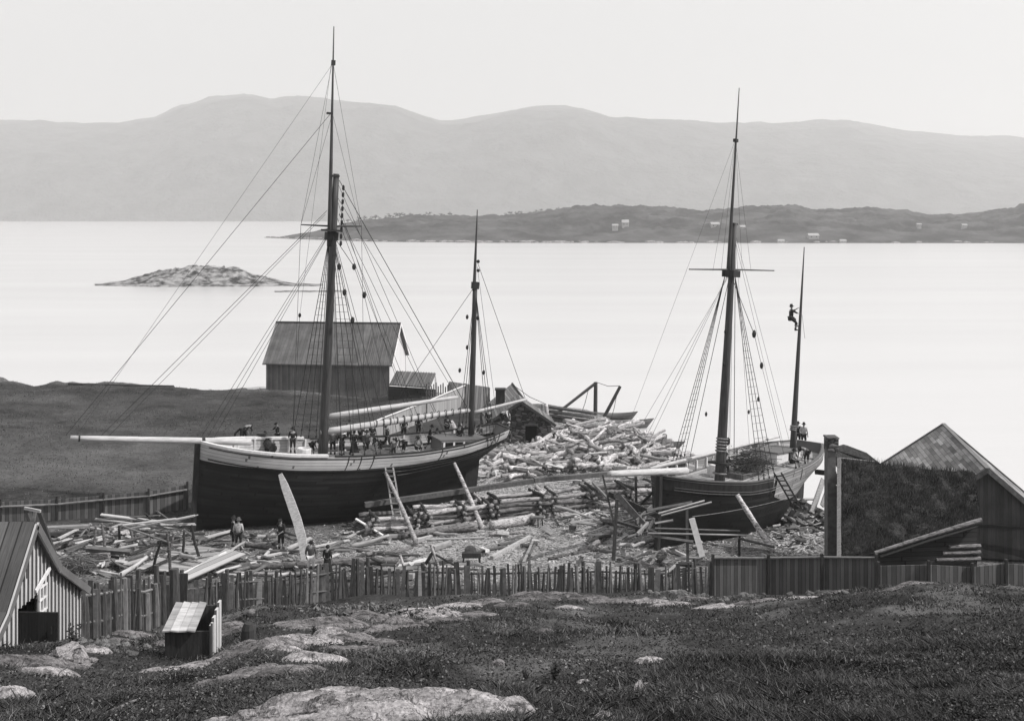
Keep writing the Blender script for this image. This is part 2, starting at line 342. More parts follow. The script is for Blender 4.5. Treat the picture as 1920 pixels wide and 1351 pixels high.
# ------------------------------------------------------------------ setting: ground
def mat_ground():
    m, n, b = newmat('ground'); geo = nd(n, 'ShaderNodeNewGeometry'); sp = nd(n, 'ShaderNodeSeparateXYZ'); n.links.new(geo.outputs['Position'], sp.inputs[0])
    pos = geo.outputs['Position']
    g1 = noise(n, pos, .35, 8, .7); g2 = noise(n, pos, 3.5, 9, .75)
    g3 = noise(n, pos, 30, 6, .8); gf = mathn(n, 'ADD', mathn(n, 'ADD', mathn(n, 'MULTIPLY', g1, .35), mathn(n, 'MULTIPLY', g2, .35)), mathn(n, 'MULTIPLY', g3, .3)); gr = ramp(n, .008, .085, .40, .61); n.links.new(gf, gr.inputs[0])
    # yard floor: trodden earth strewn with chips
    vo = nd(n, 'ShaderNodeTexVoronoi'); vo.inputs['Scale'].default_value = 11; n.links.new(pos, vo.inputs['Vector']); bwn = nd(n, 'ShaderNodeRGBToBW'); n.links.new(vo.outputs['Color'], bwn.inputs[0])
    yf = mathn(n, 'ADD', mathn(n, 'MULTIPLY', bwn.outputs[0], .35), mathn(n, 'MULTIPLY', g2, .65)); yr = ramp(n, .045, .52, .33, .68); n.links.new(yf, yr.inputs[0])
    att = nd(n, 'ShaderNodeAttribute'); att.attribute_name = 'yard'
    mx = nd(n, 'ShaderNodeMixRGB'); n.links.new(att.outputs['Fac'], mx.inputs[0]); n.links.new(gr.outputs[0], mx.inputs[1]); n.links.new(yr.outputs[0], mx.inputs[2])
    at2 = nd(n, 'ShaderNodeAttribute'); at2.attribute_name = 'dry'; dr = ramp(n, .03, .22, .35, .66); n.links.new(gf, dr.inputs[0])
    mx0 = nd(n, 'ShaderNodeMixRGB'); n.links.new(at2.outputs['Fac'], mx0.inputs[0]); n.links.new(gr.outputs[0], mx0.inputs[1]); n.links.new(dr.outputs[0], mx0.inputs[2]); n.links.new(mx0.outputs[0], mx.inputs[1])
    n.links.new(mx.outputs[0], b.inputs['Base Color']); b.inputs['Roughness'].default_value = 1; b.inputs['Specular IOR Level'].default_value = .1
    bump(n, b, g2, .8, .15); return m
M['ground'] = mat_ground()
Dr = np.concatenate([np.geomspace(1.5, 60, 260), np.linspace(60.4, 140, 180)]); Ur = np.concatenate([np.linspace(-1.6, -.56, 40), np.linspace(-.55, .55, 420), np.linspace(.56, 1.6, 40)])
DD, UU = np.meshgrid(Dr, Ur, indexing='ij'); GX = DD*UU; GZ = ground(GX, DD)
go = grid_obj('ground', GX, DD, GZ, M['ground']); tag(go, kind='structure')
at = go.data.attributes.new('yard', 'FLOAT', 'POINT')
def yardmask(X, Y):
    cx = 2.0+fbm(X*.3, Y*.3, 77)*4
    yd = sst(53, 57, Y+fbm(X*.5, Y*.5, 78)*2)*sst(-13, -5, X-(Y-62)*.3+fbm(X*.3, Y*.3, 79)*8)
    left = sst(53, 57, Y)*(1-sst(63, 66, Y))*.45
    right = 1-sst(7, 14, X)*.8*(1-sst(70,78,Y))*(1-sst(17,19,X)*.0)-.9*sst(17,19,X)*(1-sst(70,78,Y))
    right = right*(1-.95*sst(-.15, .6, X-Y*.128)*(1-sst(63, 68, Y))*sst(6, 7, X))  # shade under the right ship's hull painted in as near-black ground
    shore = sst(-5, 0, Y-np.interp(X, SHX, SHD))*.6
    return np.clip(np.maximum(np.maximum(yd*right, left), shore)*(.65+.7*vnoise(X*.8, Y*.8, 80)), 0, 1)
def drymask(X, Y):
    me_ = sst(71, 75, Y+fbm(X*.15, Y*.15, 81)*3)*(1-sst(82, 90, Y+X*.12+fbm(X*.1, Y*.3, 82)*5))*(1-sst(-14, -11, X))*.38
    pt_ = sst(.05, .5, fbm(X*.10, Y*.16, 83, 4))*.30*sst(66, 70, Y)+sst(.2, .5, fbm(X*.8, Y*.8, 84, 4))*.15*sst(66, 70, Y)
    fg = sst(.02, .38, fbm(X*.5, Y*.5, 85, 5))*.8*(1-sst(46, 50, Y))
    return np.clip(me_+pt_+fg, 0, 1)
a2 = go.data.attributes.new('dry', 'FLOAT', 'POINT'); a2.data.foreach_set('value', drymask(GX, DD).astype(np.float32).ravel())
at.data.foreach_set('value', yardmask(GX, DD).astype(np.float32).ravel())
# back slope behind the camera so the hill goes on
bx, by = np.meshgrid(np.linspace(-60, 60, 40), np.linspace(-60, 2.0, 30)); bz = 18.8-.33*by+fbm(bx*.1, by*.1, 3)*.5-.12
bz = np.minimum(bz, 18.0+fbm(bx*.1, by*.1, 3)*.4)
tag(grid_obj('hill', bx, by, bz, M['ground']), kind='structure')
# water
m, n, b = newmat('water'); geo = nd(n, 'ShaderNodeNewGeometry'); mp = nd(n, 'ShaderNodeMapping'); mp.inputs['Scale'].default_value = (.0035, .03, 1)
n.links.new(geo.outputs['Position'], mp.inputs[0]); f = noise(n, mp.outputs[0], 1, 6, .6); r = ramp(n, .54, .60, .3, .7); n.links.new(f, r.inputs[0]); n.links.new(r.outputs[0], b.inputs['Base Color'])
b.inputs['Roughness'].default_value = .22; b.inputs['IOR'].default_value = 1.33
mp2 = nd(n, 'ShaderNodeMapping'); mp2.inputs['Scale'].default_value = (.5, 1.2, 1); n.links.new(geo.outputs['Position'], mp2.inputs[0]); bump(n, b, noise(n, mp2.outputs[0], 1.0, 5), .12, .1)
M['water'] = m
w = MB(); w.add([(-8500,40,0),(8500,40,0),(8500,8500,0),(-8500,8500,0)], [(0,1,2,3)]); o = w.build('water', M['water']); tag(o, kind='structure')
# far land: a band of terrain between shore distance and crest distance whose crest follows the skyline
def land(name, prof, shore, crest, back, mat, nz, seed, rough=.05, ppx=(None, None), cols=260, rows=40):
    px = np.linspace(prof[0][0] if ppx[0] is None else ppx[0], prof[-1][0] if ppx[1] is None else ppx[1], cols)
    py = np.interp(px, [p[0] for p in prof], [p[1] for p in prof])
    sh = np.interp(px, [p[0] for p in shore], [p[1] for p in shore]); cr = np.interp(px, [p[0] for p in crest], [p[1] for p in crest])
    zc = np.maximum(CZ-(py-HY)*cr/F, .2); U = (px-CX)/F; W = np.concatenate([np.linspace(-.04, 1, rows), np.linspace(1.05, 1+back, 8)])
    WW, PX = np.meshgrid(W, px, indexing='ij'); D = sh[None]+(cr-sh)[None]*WW; X = U[None]*D
    prof_ = np.where(WW <= 1, np.sin(np.clip(WW, 0, 1)*math.pi/2)**.85, np.cos(np.clip((WW-1)/back, 0, 1)*math.pi/2))
    N = fbm(X*nz, D*nz, seed, 6); hgt = zc[None]*prof_*(1+.5*N*np.minimum(1-WW, 1)*(WW < 1)*(WW>0))
    Z = hgt+zc[None]*rough*fbm(X*nz*6, D*nz*6, seed+7, 4)*np.clip(WW*4, 0, 1)-.6*(WW < .01)
    Z = np.where(WW >= 1+back-.01, -2, Z); return grid_obj(name, X, D, Z, mat), (px, sh, cr, zc)
M['fell'] = mat_noise('fell', .035, .10, .012, 1, 1.0, 60, (1,1,.5), det=14, p0=.35, p1=.65); M['heath'] = mat_noise('heath', .006, .085, .035, 1, 1.0, 4.0, det=12, p0=.42, p1=.68)
mp_ = [(-2500,240),(-600,250),(0,232),(60,234),(120,239),(230,237),(290,226),(340,205),(400,190),(460,185),(490,190),(500,195),(560,192),(640,196),(740,206),(830,231),(900,222),(980,208),(1060,205),(1100,212),(1150,230),(1250,236),(1350,241),(1480,241),(1600,236),(1700,248),(1780,257),(1920,262),(2600,240),(4500,250)]
o, _ = land('mountains', mp_, [(-2500,2700),(4500,2750)], [(-2500,4600),(4500,4600)], .3, M['fell'], .0012, 50, cols=420, rows=60); tag(o, kind='structure')
ip_ = [(495,446),(530,443),(560,438),(590,434),(620,426),(680,413),(780,404),(900,406),(1000,401),(1080,388),(1180,387),(1250,391),(1320,396),(1400,389),(1480,385),(1530,394),(1620,391),(1700,396),(1740,404),(1830,401),(1920,386),(2300,392),(2900,400)]
o, isl = land('island', ip_, [(495,905),(560,850),(700,775),(900,745),(1920,735),(2900,735)], [(495,915),(560,900),(700,950),(1000,1020),(2900,1050)], .4, M['heath'], .02, 60, rough=.16, cols=900, rows=90); tag(o, kind='structure')
M['islet'] = mat_noise('islet_rock', .03, .32, .35, 1, .9, .5, (1,1,2.5), det=10, p0=.4, p1=.6)
o, _ = land('islet', [(178,533),(230,526),(270,515),(300,507),(330,504),(370,499),(410,501),(450,503),(470,513),(500,518),(530,527),(560,533),(605,536)], [(178,304),(300,298),(605,302)], [(178,310),(400,318),(605,308)], .5, M['islet'], .12, 70, rough=.22, cols=260, rows=40); tag(o, kind='structure')
o, _ = land('skerry', [(515,546.5),(560,545),(620,545),(650,546.5)], [(515,279),(650,279)], [(515,282),(650,282)], .5, M['islet'], .3, 71, cols=60, rows=10); tag(o, kind='structure')
# pale rock and shingle along the island's shore
m_ = MB()
for i in range(420):
    px = rnd.choice([rnd.uniform(500, 1340), rnd.uniform(820, 1120), rnd.uniform(500,1900)]); d = float(np.interp(px, isl[0], isl[1]))+rnd.uniform(2, 12); q = P(px, 400, d); s_ = rnd.uniform(.8, 2.6)
    m_.ball((q.x, d, rnd.uniform(.1, .8)), s_*.8, 6, (rnd.uniform(1, 2.4), .8, rnd.uniform(.3, .6)))
o = m_.build('shore_rocks', M['rock_pale']); tag(o, kind='stuff', label='pale rock along the waterline of the long island', cat='rocks')
# haze
hz = MB(); x0, x1, y0, y1, z0, z1 = -9000, 9000, -70, 9000, -5, 700
hz.add([(x0,y0,z0),(x1,y0,z0),(x1,y1,z0),(x0,y1,z0),(x0,y0,z1),(x1,y0,z1),(x1,y1,z1),(x0,y1,z1)], [(0,3,2,1),(4,5,6,7),(0,1,5,4),(1,2,6,5),(2,3,7,6),(3,0,4,7)])
m, n, b = newmat('haze'); n.nodes.remove(b); pv = nd(n, 'ShaderNodeVolumePrincipled'); pv.inputs['Color'].default_value = (.97, .965, .96, 1); pv.inputs['Density'].default_value = .00030
pv.inputs['Anisotropy'].default_value = .2; n.links.new(pv.outputs[0], n.nodes['Material Output'].inputs['Volume'])
o = hz.build('haze', m); tag(o, 'pale sea haze over the fjord that fades the far mountains', 'haze', kind='stuff')
# ================================================================== buildings
def V3(*a): return Vector(a)
# --- large boathouse by the water
M['palewall'] = mat_plank('whitewashed_boards', .58, .06, .7, .08, 0, .1, .9)
def boathouse():
    root = empty('boathouse', (-19.6, 120, .6), 'large grey boarded boathouse with a white end wall, standing alone by the water', 'boathouse')
    lx = V3(.9945, -.1045, 0); dx = V3(.1045, .9945, 0); A = V3(-26.2, 117, -.6); W_, Dp = 13.35, 8.6
    def q(a, d, z): return A+lx*a+dx*d+V3(0, 0, z+.6)
    ze, zr = 4.15, 7.9
    mb = MB(); mb.slab([q(0,0,-.6), q(W_,0,-.6), q(W_,0,ze), q(0,0,ze)], dx*.15, (0,0,1), lx, .22); part(mb, 'long_wall', M['boatwall'], root)
    mb = MB(); mb.slab([q(0,Dp,-.6), q(W_,Dp,-.6), q(W_,Dp,ze), q(0,Dp,ze)], dx*-.15, (0,0,1), lx, .22); part(mb, 'back_wall', M['boatwall'], root)
    for a, s, mt, nm in ((.01, 1, M['boatwall'], 'end_wall'), (W_-.01, -1, M['palewall'], 'white_end_wall')):
        mb = MB(); mb.slab([q(a,.15,-.6), q(a,Dp-.15,-.6), q(a,Dp-.15,ze), q(a,Dp/2,zr-.12), q(a,.15,ze)], lx*.15*s, (0,0,1), dx, .22); part(mb, nm, mt, root)
    for s, nm in ((0, 'roof'), (1, 'back_roof')):
        d0 = -.35 if s == 0 else Dp+.35; mb = MB()
        mb.slab([q(-.3,d0,ze-.22), q(W_+.35,d0,ze-.22), q(W_+.35,Dp/2,zr), q(-.3,Dp/2,zr)], (0,0,.12), dx*(1 if s == 0 else -1)+V3(0,0,.85), lx, .35)
        rf = part(mb, nm, M['boatroof'], root)
        if s == 0:
            mb = MB()
            for k in range(7): a = W_-2.6+k*.42; mb.bar(q(a,d0-.02,ze-.06), q(a,Dp/2,zr+.16), .09, .06)
            part(mb, 'roof_batten', M['roofboards'], rf)
            mb = MB(); mb.bar(q(-.3,Dp/2,zr+.14), q(W_+.35,Dp/2,zr+.14), .3, .1); part(mb, 'ridge_board', M['darkwood'], rf)
    mb = MB(); mb.bar(q(W_+.4,-.35,ze-.2), q(W_+.4,Dp/2,zr+.05), .06, .26); mb.bar(q(W_+.4,Dp+.35,ze-.2), q(W_+.4,Dp/2,zr+.05), .06, .26); part(mb, 'bargeboard', M['white'], root)
boathouse()
# --- low shed beside it on a log-and-stone footing
root = empty('low_shed', (-10.2, 111, .6), 'low shed with a ribbed board roof on a dark log wall, right of the boathouse', 'shed')
mb = MB(); mb.slab([P(730,722,110.5), P(806,728,109.5), P(817,701,113), P(743,697,114)], (0,0,.1), P(743,697,114)-P(730,722,110.5), None, .3); rf = part(mb, 'roof', M['roofboards'], root)
mb = MB()
for k in range(15):
    t = (k+.5)/15; mb.bar(P(730,722,110.5).lerp(P(806,728,109.5), t)+V3(0,-.02,.14), P(743,697,114).lerp(P(817,701,113), t)+V3(0,0,.14), .07, .06)
part(mb, 'roof_batten', M['greywood'], rf)
a, c = P(728,724,110.9), P(812,730,110.2); mb = MB(); mb.slab([V3(a.x,a.y,.2), V3(c.x+.3,c.y,.2), V3(c.x+.3,c.y,c.z), a], (0,.25,0), (1,0,0), (0,0,1), .22); part(mb, 'log_wall', M['logwall'], root)
mb = MB(); mb.slab([V3(c.x+.3,c.y,.2), V3(c.x+.6,c.y+3.2,.2), P(817,703,113.2), V3(c.x+.3,c.y,c.z)], (-.12,0,0), (0,0,1), (0,1,0), .22); part(mb, 'side_wall', M['palefence'], root)
# --- lean-to of upright boards
root = empty('board_lean_to', (-4.6, 108, .9), 'lean-to roofed with long upright grey boards, behind the mizzen mast of the left ship', 'lean-to')
mb = MB(); mb.slab([P(838,772,104), P(905,775,102), P(918,727,105), P(842,716,107.5)], (0,.06,.06), P(842,716,107.5)-P(838,772,104), None, .26); part(mb, 'board_roof', M['roofboards'], root)
mb = MB(); a, c = P(905,775,102.2), P(918,727,105.2); mb.slab([a, V3(a.x+.4,105.4,1.2), c], (.05,0,0), (0,0,1), None, .25); part(mb, 'side_panel', M['darkwood'], root)
mb = MB()
for p, s in ((P(842,718,107.4), 1.0), (P(917,729,105.1), .9)): mb.bar((p.x, p.y+.1, .9), (p.x, p.y+.1, p.z), .15, .15)
part(mb, 'post', M['darkwood'], root)
# --- stone smithy
def smithy():
    root = empty('stone_smithy', (.9, 92, 1.3), 'small stone smithy with a square chimney, behind the log heap', 'smithy')
    z0, ze, zr = .9, 3.25, 4.85; xl, xr, xa, y0, y1 = -1.9, 3.15, .72, 88.0, 97.2
    sh = V3(-.07, .997, 0)
    mb = MB(); dl, dr, dh = 1.07, 2.0, 3.0
    mb.slab([(xl,y0,z0), (dl,y0,z0), (dl,y0,dh), (dr,y0,dh), (dr,y0,z0), (xr,y0,z0), (xr,y0,ze), (xa,y0,zr), (xl,y0,ze)], (0,.5,0)); part(mb, 'gable_wall', M['stonewall'], root)
    mb = MB(); L = sh*2.6; mb.slab([(xr,y0+.5,z0), V3(xr,y0+.5,z0)+L, V3(xr,y0+.5,ze)+L, (xr,y0+.5,ze)], (-.5,0,0)); mb.slab([(xl,y0+.5,z0), V3(xl,y0+.5,z0)+L, V3(xl,y0+.5,ze)+L, (xl,y0+.5,ze)], (.5,0,0)); part(mb, 'side_wall', M['stonewall'], root)
    mb = MB(); mb.slab([V3(xl-.2,y0+3.2,z0), V3(xr-.2,y0+3.2,z0), V3(xr-.2,y0+3.2,ze), V3(xa-.2,y0+3.2,zr-.05), V3(xl-.2,y0+3.2,ze)], (0,-.4,0)); part(mb, 'back_wall', M['stonewall'], root)
    L = sh*3.4
    for x, s, nm in ((xl-.35, -1, 'roof'), (xr+.35, 1, 'far_roof')):
        ex = ze-.22; mb = MB(); mb.slab([(x,y0-.3,ex), (xa,y0-.3,zr+.05), V3(xa,y0-.3,zr+.05)+L, V3(x,y0-.3,ex)+L], (0,0,.12), sh, None, .24); rf = part(mb, nm, M['roofboards'], root)
        mb = MB(); mb.bar((x,y0-.34,ex+.02), (xa,y0-.34,zr+.1), .06, .22); part(mb, 'bargeboard', M['darkwood'], rf)
    T = [P(900,770,93.5), P(960,721,97), P(987,757,94.5), P(922,803,91.6)]
    mb = MB(); mb.slab(T, (0,0,.12), T[3]-T[0], None, .22); tr_ = part(mb, 'tiled_roof', M['roofboards'], root); mb = MB(); mb.bar(T[1]+V3(0,0,.12), T[2]+V3(0,0,.12), .12, .16); part(mb, 'bargeboard', M['darkwood'], tr_)
    mb = MB(); mb.slab([V3(T[0].x,T[0].y,z0), V3(T[3].x,T[3].y+.2,z0), T[3]+V3(0,.2,-.05), T[0]+V3(0,.1,-.05)], (.3,0,0)); mb.slab([V3(T[3].x,T[3].y+.3,z0), V3(T[2].x,T[2].y,z0), T[2]-V3(0,0,.05), T[3]+V3(0,.3,-.05)], (0,.3,0)); part(mb, 'lower_wall', M['stonewall'], root)
    c_ = P(938,757,93.6); mb = MB(); mb.box((c_.x, c_.y, c_.z+.3), (.78, .78, 1.9)); mb.box((c_.x, c_.y, c_.z+1.27), (.92, .92, .1)); part(mb, 'chimney', M['tarwood'], root)
    mb = MB(); mb.bar((1.53,y0+.28,z0), (1.53,y0+.28,dh), .93, .08, up=(0,1,0)); part(mb, 'door', M['dark'], root)
    mb = MB(); mb.bar((dl-.1,y0-.04,dh+.08), (dr+.1,y0-.04,dh+.08), .12, .16); part(mb, 'lintel', M['greywood'], root)
smithy()
# --- turf-roofed house
def turf_house():
    root = empty('turf_house', (17.2, 54, 2.2), 'low log house under a thick turf roof, tall chimney at its left end', 'house')
    T = [P(1578,866,56.5), P(1690,874,56), P(1826,888,55.2), P(1838,978,51.4), P(1740,1004,50.9), P(1640,1036,50.6), P(1577,1050,50.6)]
    mb = MB(); mb.slab(T, (0,.12,-.28)); part(mb, 'roof_bed', M['darkwood'], root)
    # turf: an uneven displaced sheet on top
    n1, n2 = 90, 60; rows = []
    tl, tr = T[0], T[2]; bl, br = P(1577,1050,50.6), P(1838,978,51.4)
    for i in range(n2+1):
        t = i/n2; row = []
        for j in range(n1+1):
            s = j/n1; top = tl.lerp(tr, s); bot = bl.lerp(br, max(0, (s-.24)/.76)) if s > .24 else bl
            bot = V3(bl.x+(br.x-bl.x)*s, 0, 0)
            bz = np.interp(s, [0,.24,1], [T[6].z, T[5].z, T[3].z]); by_ = np.interp(s, [0,.24,1], [T[6].y, T[5].y, T[3].y]); p = top.lerp(V3(bot.x, by_, bz), t)
            h = .12+.16*float(fbm(p.x*2.2, p.y*2.2, 90, 4)); h += .06*float(vnoise(p.x*9, p.y*9, 95))
            if i == 0 or i == n2 or j == 0 or j == n1: h = -.1
            row.append(p+V3(0, -.35*h, .9*h))
        rows.append(row)
    mb = MB(); mb.grid(rows); tf = part(mb, 'turf', M['turf'], root, True)
    # blades on the turf
    vs = []
    for k in range(26000):
        s, t = rnd.random(), rnd.random()**.9; top = tl.lerp(tr, s); bz = np.interp(s, [0,.24,1], [T[6].z, T[5].z, T[3].z]); by_ = np.interp(s, [0,.24,1], [T[6].y, T[5].y, T[3].y])
        p = top.lerp(V3(bl.x+(br.x-bl.x)*s, by_, bz), t)+V3(0,-.05,.12); a = rnd.uniform(0, 6.28); h = rnd.uniform(.06, .2)*(1+.8*(t < .02))*(.6+.9*float(vnoise(p.x*1.5, p.y*1.5, 12))); w_ = .016
        d = V3(math.cos(a), math.sin(a), 0)
        vs += [p-d*w_, p+d*w_, p+V3(rnd.uniform(-.06,.06), -.05, h)]
    o = soup('turf_grass', [[v.x-root.location.x, v.y-root.location.y, v.z-root.location.z] for v in vs], 3, [M['grassm'], M['grassp']], [1 if rnd.random() < .16 else 0 for _ in range(26000)]); o.parent = root; o['kind'] = 'stuff'
    # eave pole, verge board, log wall, walls
    mb = MB(); mb.tube([P(1640,1036,50.3), P(1740,1004,50.6), P(1840,974,51.0)], [.09,.1,.12], 8); part(mb, 'eave_pole', M['oldlog'], root)
    mb = MB(); mb.tube([P(1650,1043,50.4), P(1742,1013,50.6), P(1832,986,51.0)], .07, 7); part(mb, 'eave_pole', M['darkwood'], root)
    mb = MB(); mb.bar(P(1574,862,56.5), P(1574,1050,50.5), .16, .3, up=(0,.5,.8)); mb.bar(P(1574,861,56.6), P(1640,868,56.3), .16, .2); part(mb, 'verge_board', M['greywood'], root)
    mb = MB(); a, c = P(1582,1050,51.2), P(1832,990,51.9)
    mb.slab([V3(a.x,51.3,1.8), V3(c.x,51.9,1.8), V3(c.x,51.9,c.z+.05), V3(a.x,51.3,a.z+.02)], (0,.2,0), (1,0,0), (0,0,1), .21); part(mb, 'log_wall', M['logwall'], root)
    mb = MB()
    for k, zz in enumerate((3.0, 3.35, 3.7, 4.0, 4.3)):
        if k % 2 == 0 or k > 2: mb.tube([V3(c.x-2.6+.3*k,51.72,zz), V3(c.x+.12,51.8,zz+.03)], .10, 7)
    part(mb, 'wall_log', M['oldlog'], root)
    mb = MB(); b2 = P(1826,890,55.4); mb.slab([V3(c.x,52.1,1.8), V3(b2.x+.2,57.6,1.4), V3(b2.x+.2,57.6,5.6), V3(b2.x,55.4,b2.z-.2), V3(c.x,52.1,c.z)], (-.2,0,0), (0,1,0), (0,0,1), .21); part(mb, 'end_wall', M['logwall'], root)
    a2 = P(1580,870,56.5); mb = MB(); mb.slab([V3(a.x,51.4,1.8), V3(a2.x,57.7,1.4), V3(a2.x,57.7,5.6), V3(a2.x,56.4,a2.z-.2), V3(a.x,51.4,a.z-.2)], (.2,0,0), (0,1,0), (0,0,1), .21); part(mb, 'end_wall', M['logwall'], root)
    # far slope seen beyond the ridge at the chimney
    f0, f1, f2 = P(1590,835,58.5), P(1650,868,57.5), P(1578,868,56.6)
    mb = MB(); mb.slab([f2+V3(0,.1,-.3), f1+V3(.3,0,-.35), f1, P(1625,850,58.1)+V3(0,0,.05), f0, V3(f2.x,58.0,f0.z-.1)], (0,.8,-.1)); part(mb, 'back_roof', M['turf'], root)
    mb = MB(); mb.slab([V3(a2.x,57.8,1.4), V3(b2.x,57.7,1.4), V3(b2.x,57.7,5.7), V3(a2.x,57.8,5.7)], (0,-.2,0), (1,0,0), (0,0,1), .21); part(mb, 'back_wall', M['logwall'], root)
    mb = MB(); mb.slab([T[0]+V3(0,.1,0), T[2]+V3(0,.1,0), V3(b2.x,57.9,6.0), V3(a2.x,57.9,6.0)], (0,0,-.3)); part(mb, 'back_slope', M['turf'], root)
    # chimney boarded up on the outside
    ct, cb = P(1577,818,57), P(1572,1010,54.5); x = cb.x
    mb = MB(); mb.box((x+.02,56.0,(ct.z+.55+1.8)/2-.3), (.42,.6,ct.z+.55-1.8-.2)); ch = part(mb, 'chimney', M['greywood'], root)
    mb = MB(); mb.box((x+.08,56.0,ct.z-.18), (.54,.74,.62)); mb.box((x+.08,56.0,ct.z+.18), (.60,.8,.07)); part(mb, 'chimney_head', M['stonewall'], ch)
turf_house()
# --- barn
def barn():
    root = empty('barn', (25.5, 63, 1.5), 'tall dark boarded barn with a pale weathered shingle roof, behind the turf house', 'barn')
    N_, Fr = V3(25.07,58,6.42), V3(27.46,69.8,6.43); rd = (Fr-N_).normalized(); pl = V3(-.98,.2,0); pr = -pl; s1 = .72; s2 = .86
    w1, w2 = 4.9, 6.5
    def roof(w_, p, s, nm, mt, ov=.0):
        a, c = N_-rd*ov, Fr+rd*.1; e0, e1 = a+p*w_-V3(0,0,s*w_), c+p*w_-V3(0,0,s*w_); mb = MB(); mb.slab([a, c, e1, e0], (0,0,.13), rd, None, .24); return part(mb, nm, mt, root)
    r1 = roof(w1, pl, s1, 'shingle_roof', M['slate'], .25); r2 = roof(w2, pr, s2, 'far_roof', M['slate'], .25)
    for p, w_, s, r_ in ((pl, w1, s1, r1), (pr, w2, s2, r2)):
        for q, f in ((N_-rd*.28, 1), (Fr+rd*.14, 1)):
            mb = MB(); mb.bar(q+V3(0,0,.1), q+p*w_-V3(0,0,s*w_-.1), .07, .26); part(mb, 'bargeboard', M['greywood'], r_)
    mb = MB(); mb.bar(N_-rd*.3+V3(0,0,.17), Fr+rd*.2+V3(0,0,.17), .22, .09); part(mb, 'ridge_board', M['greywood'], r1)
    def gable(o, th, nm):
        e0 = o+pl*(w1-.35)-V3(0,0,s1*(w1-.35)+.02); e1 = o+pr*(w2-.35)-V3(0,0,s2*(w2-.35)+.02); mb = MB()
        mb.slab([V3(e0.x,e0.y,1.8), V3(e1.x,e1.y,1.8), e1, o-V3(0,0,.04), e0], rd*th, (0,0,1), pr, .2); part(mb, nm, M['barnwall'], root); return e0, e1
    a0, a1 = gable(N_, .15, 'gable_wall'); b0, b1 = gable(Fr-rd*.05, -.15, 'back_wall')
    for a, c in ((a0, b0), (a1, b1)):
        mb = MB(); mb.slab([V3(a.x,a.y,1.8)+rd*.15, V3(c.x,c.y,1.8)-rd*.15, c-rd*.15, a+rd*.15], (0.1 if a is a0 else -.1,0,0), (0,0,1), rd, .2); part(mb, 'side_wall', M['barnwall'], root)
    # belt course
    mb = MB(); z = CZ-(985-HY)*58/F; mb.bar(V3(a0.x,a0.y,z)-rd*.05, V3(a1.x,a1.y,z)-rd*.05, .08, .14); part(mb, 'belt_board', M['darkwood'], root)
barn()
